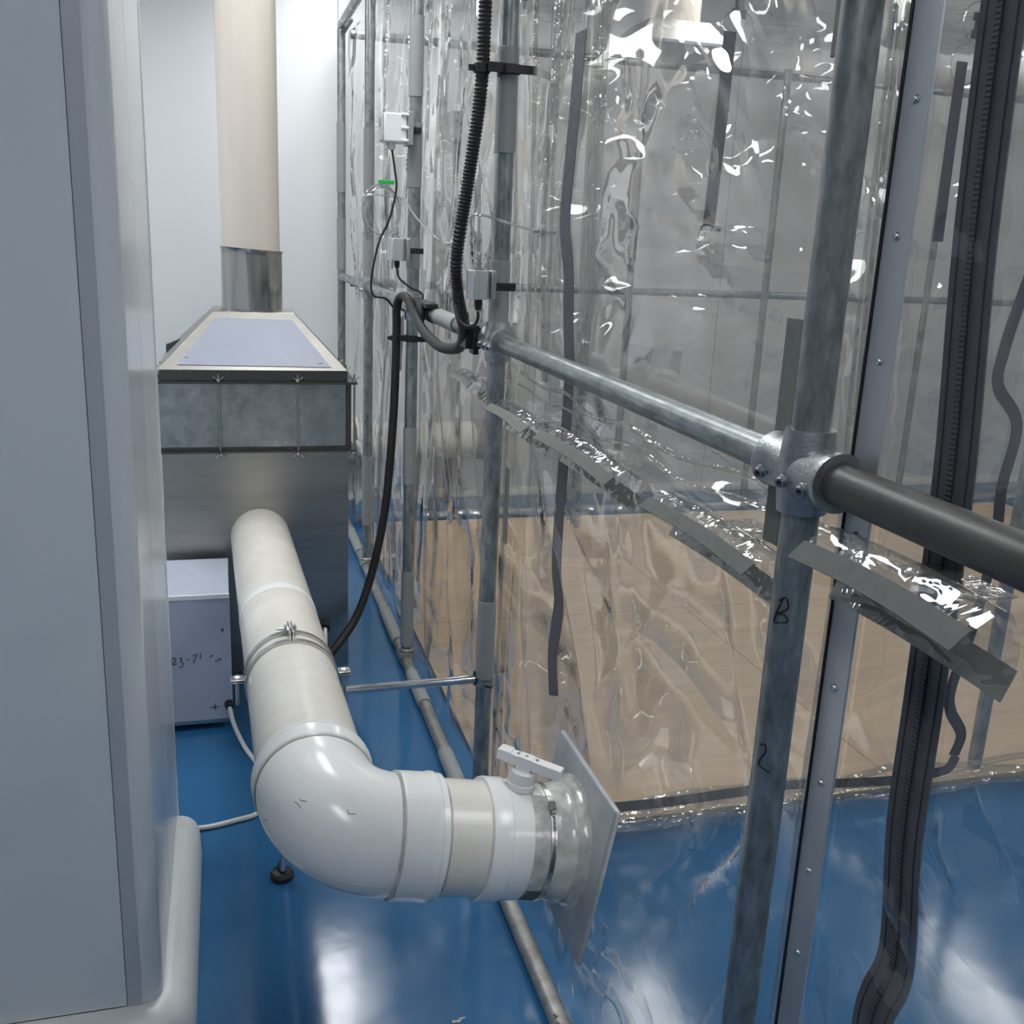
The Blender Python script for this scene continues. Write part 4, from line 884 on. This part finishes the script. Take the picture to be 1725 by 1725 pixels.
def small_tx(cx, cy, cz, s_, lb, barb_left=False):
    t = thing('pressure_transmitter', lb, 'transmitter', (cx, cy, cz - 0.04 * s_), 'small silver pressure transmitters')
    w, d_, h = 0.030 * s_, 0.026 * s_, 0.038 * s_
    n = 8; oct_ = [(-w, -d_ * 0.4), (-w * 0.6, -d_), (w * 0.6, -d_), (w, -d_ * 0.4), (w, d_ * 0.4), (w * 0.6, d_), (-w * 0.6, d_), (-w, d_ * 0.4)]
    vs = [(cx + a, cy + b_, cz - h) for a, b_ in oct_] + [(cx + a, cy + b_, cz + h) for a, b_ in oct_]
    fs = [tuple(range(8))[::-1], tuple(range(8, 16))] + [(k, (k + 1) % 8, 8 + (k + 1) % 8, 8 + k) for k in range(8)]
    MB().add(vs, fs).build('housing', 'silver_box', t, bevel=0.0015)
    MB().box((cx - w * 0.15, cy - d_ - 0.0008, cz - h * 0.96), (cx - w * 0.1, cy - d_ + 0.0004, cz + h * 0.96)).build('seam', 'device_grey', t)
    MB().box((cx + w + 0.001, cy - d_ * 0.8, cz - h * 0.95), (cx + w + 0.016 * s_, cy + d_ * 0.9, cz + h * 1.02)).build('mounting_bracket', 'silver_side', t, bevel=0.003)
    MB().lathe((cx, cy, cz + h), (0, 0, 1), [(0, 0.010), (0.005, 0.010), (0.005, 0.0055), (0.012, 0.0055), (0.013, 0.0075), (0.019, 0.0075), (0.020, 0.005), (0.034, 0.0062), (0.040, 0.004)], 14).build('hose_barb', 'silver_side', t)
    MB().lathe((cx + 0.002, cy, cz - h), (0, 0, -1), [(0, 0.0095), (0.012, 0.0095), (0.015, 0.0085), (0.024, 0.0065)], 14).build('cable_gland', 'black_plastic', t)
    if barb_left: MB().cyl((cx - 0.014, cy, cz - h), (cx - 0.015, cy, cz - h - 0.028), 0.0045, 10).build('vent_tube', 'steel', t)
    MB().box((cx + w + 0.014 * s_, cy - 0.005, cz - 0.012), (cx + w + 0.062, cy + 0.001, cz + 0.006)).build('post_clip', 'black_plastic', t, bevel=0.001)
small_tx(0.555, 3.415, 1.500, 0.95, 'silver pressure transmitter on third post, below the tubing coil', True)
small_tx(0.553, 2.256, 1.447, 0.84, 'silver pressure transmitter on the hose post beside the corrugated hose')

def cable(pts, r, nm, mt, lb, cat='cable', group=None): return one(MB().sweep(spline(pts, 10), r, 10), nm, mt, lb, cat, group)
cable([(0.538, 3.425, 1.812), (0.548, 3.42, 1.745), (0.552, 3.415, 1.688), (0.529, 3.41, 1.593), (0.495, 3.41, 1.517), (0.472, 3.41, 1.402), (0.479, 3.41, 1.350), (0.520, 3.415, 1.340), (0.548, 3.43, 1.312)], 0.0036, 'signal_cable', 'black_plastic', 'thin black cable from the white transmitter down to the hose', 'cable', 'thin black signal cables')
cable([(0.557, 3.415, 1.442), (0.565, 3.41, 1.408), (0.600, 3.40, 1.380), (0.632, 3.395, 1.366), (0.642, 3.39, 1.350), (0.626, 3.39, 1.336), (0.590, 3.385, 1.340)], 0.0036, 'signal_cable', 'black_plastic', 'thin curved black cable below the upper silver transmitter', 'cable', 'thin black signal cables')
cable([(0.555, 2.256, 1.388), (0.555, 2.258, 1.370), (0.547, 2.262, 1.356), (0.532, 2.270, 1.353), (0.518, 2.285, 1.366), (0.516, 2.31, 1.40)], 0.0036, 'signal_cable', 'black_plastic', 'short black cable hooking from lower silver transmitter into the hose', 'cable', 'thin black signal cables')
# clear tubing coil with green tag
cpts = [(0.520, 3.425, 1.80), (0.522, 3.42, 1.74)]
for k in range(0, 38):
    a = PI / 2 - 2 * PI * k / 13.0
    rr = 0.058 + 0.005 * math.sin(k * 0.7)
    cpts.append((0.505 + rr * math.cos(a), 3.435 + 0.010 * math.sin(k * 0.35), 1.620 + rr * 1.35 * math.sin(a)))
cpts += [(0.560, 3.42, 1.665), (0.580, 3.40, 1.655), (0.60, 3.34, 1.61), (0.630, 3.20, 1.555), (0.640, 3.125, 1.535)]
tc = thing('clear_tubing', 'coil of clear tubing between the white and silver transmitters', 'tubing', (0.505, 3.43, 1.53))
MB().sweep(spline(cpts, 5), 0.0030, 8).build('tube', 'tube_clear', tc)
MB().box((0.494, 3.415, 1.704), (0.546, 3.424, 1.716)).build('green_tag', 'green_tag', tc, bevel=0.001)
cable([(0.555, 3.415, 1.565), (0.558, 3.415, 1.61), (0.568, 3.41, 1.65), (0.560, 3.41, 1.67)], 0.0032, 'clear_tube', 'tube_clear', 'short clear tube on top of the upper silver transmitter', 'tubing', 'clear tubes')
cable([(0.553, 2.256, 1.515), (0.546, 2.256, 1.545), (0.533, 2.265, 1.580), (0.536, 2.255, 1.596), (0.560, 2.245, 1.597), (0.593, 2.235, 1.588), (0.62, 2.19, 1.578), (0.643, 2.145, 1.570)], 0.0032, 'clear_tube', 'tube_clear', 'clear tube arching from the lower silver transmitter to the curtain', 'tubing', 'clear tubes')
for (y, z, lb) in ((3.11, 1.528, 'small grey bulkhead fitting where the coil tube enters the curtain'), (2.138, 1.569, 'small grey bulkhead fitting right of the hose post')):
    x = filmX(y, z); t = thing('bulkhead_fitting', lb, 'fitting', (x, y, z), 'grey bulkhead fittings in the curtain')
    MB().lathe((x - 0.006, y, z), (1, 0, 0), [(0, 0.012), (0.004, 0.013), (0.008, 0.013), (0.012, 0.010)], 16).build('washer', 'pvc_glue', t)
    MB().cyl((x - 0.022, y, z), (x + 0.03, y, z), 0.0045, 10).build('barb', 'device_grey', t)

# the paint-like chip on the floor near the front
b = MB(); cx, cy = 0.42, 1.665
for q in range(6):
    x, y = cx + random.uniform(-0.012, 0.012), cy + random.uniform(-0.004, 0.004); a = random.uniform(0, 6)
    b.add([(x + 0.006 * math.cos(a + k * 2.1), y + 0.004 * math.sin(a + k * 2.1), 0.0006 + 0.002 * (k == 0)) for k in range(3)], [(0, 1, 2)])
one(b, 'plastic_scrap', 'pvc_glue', 'tiny scrap of crumpled clear tape on the blue floor', 'scrap')
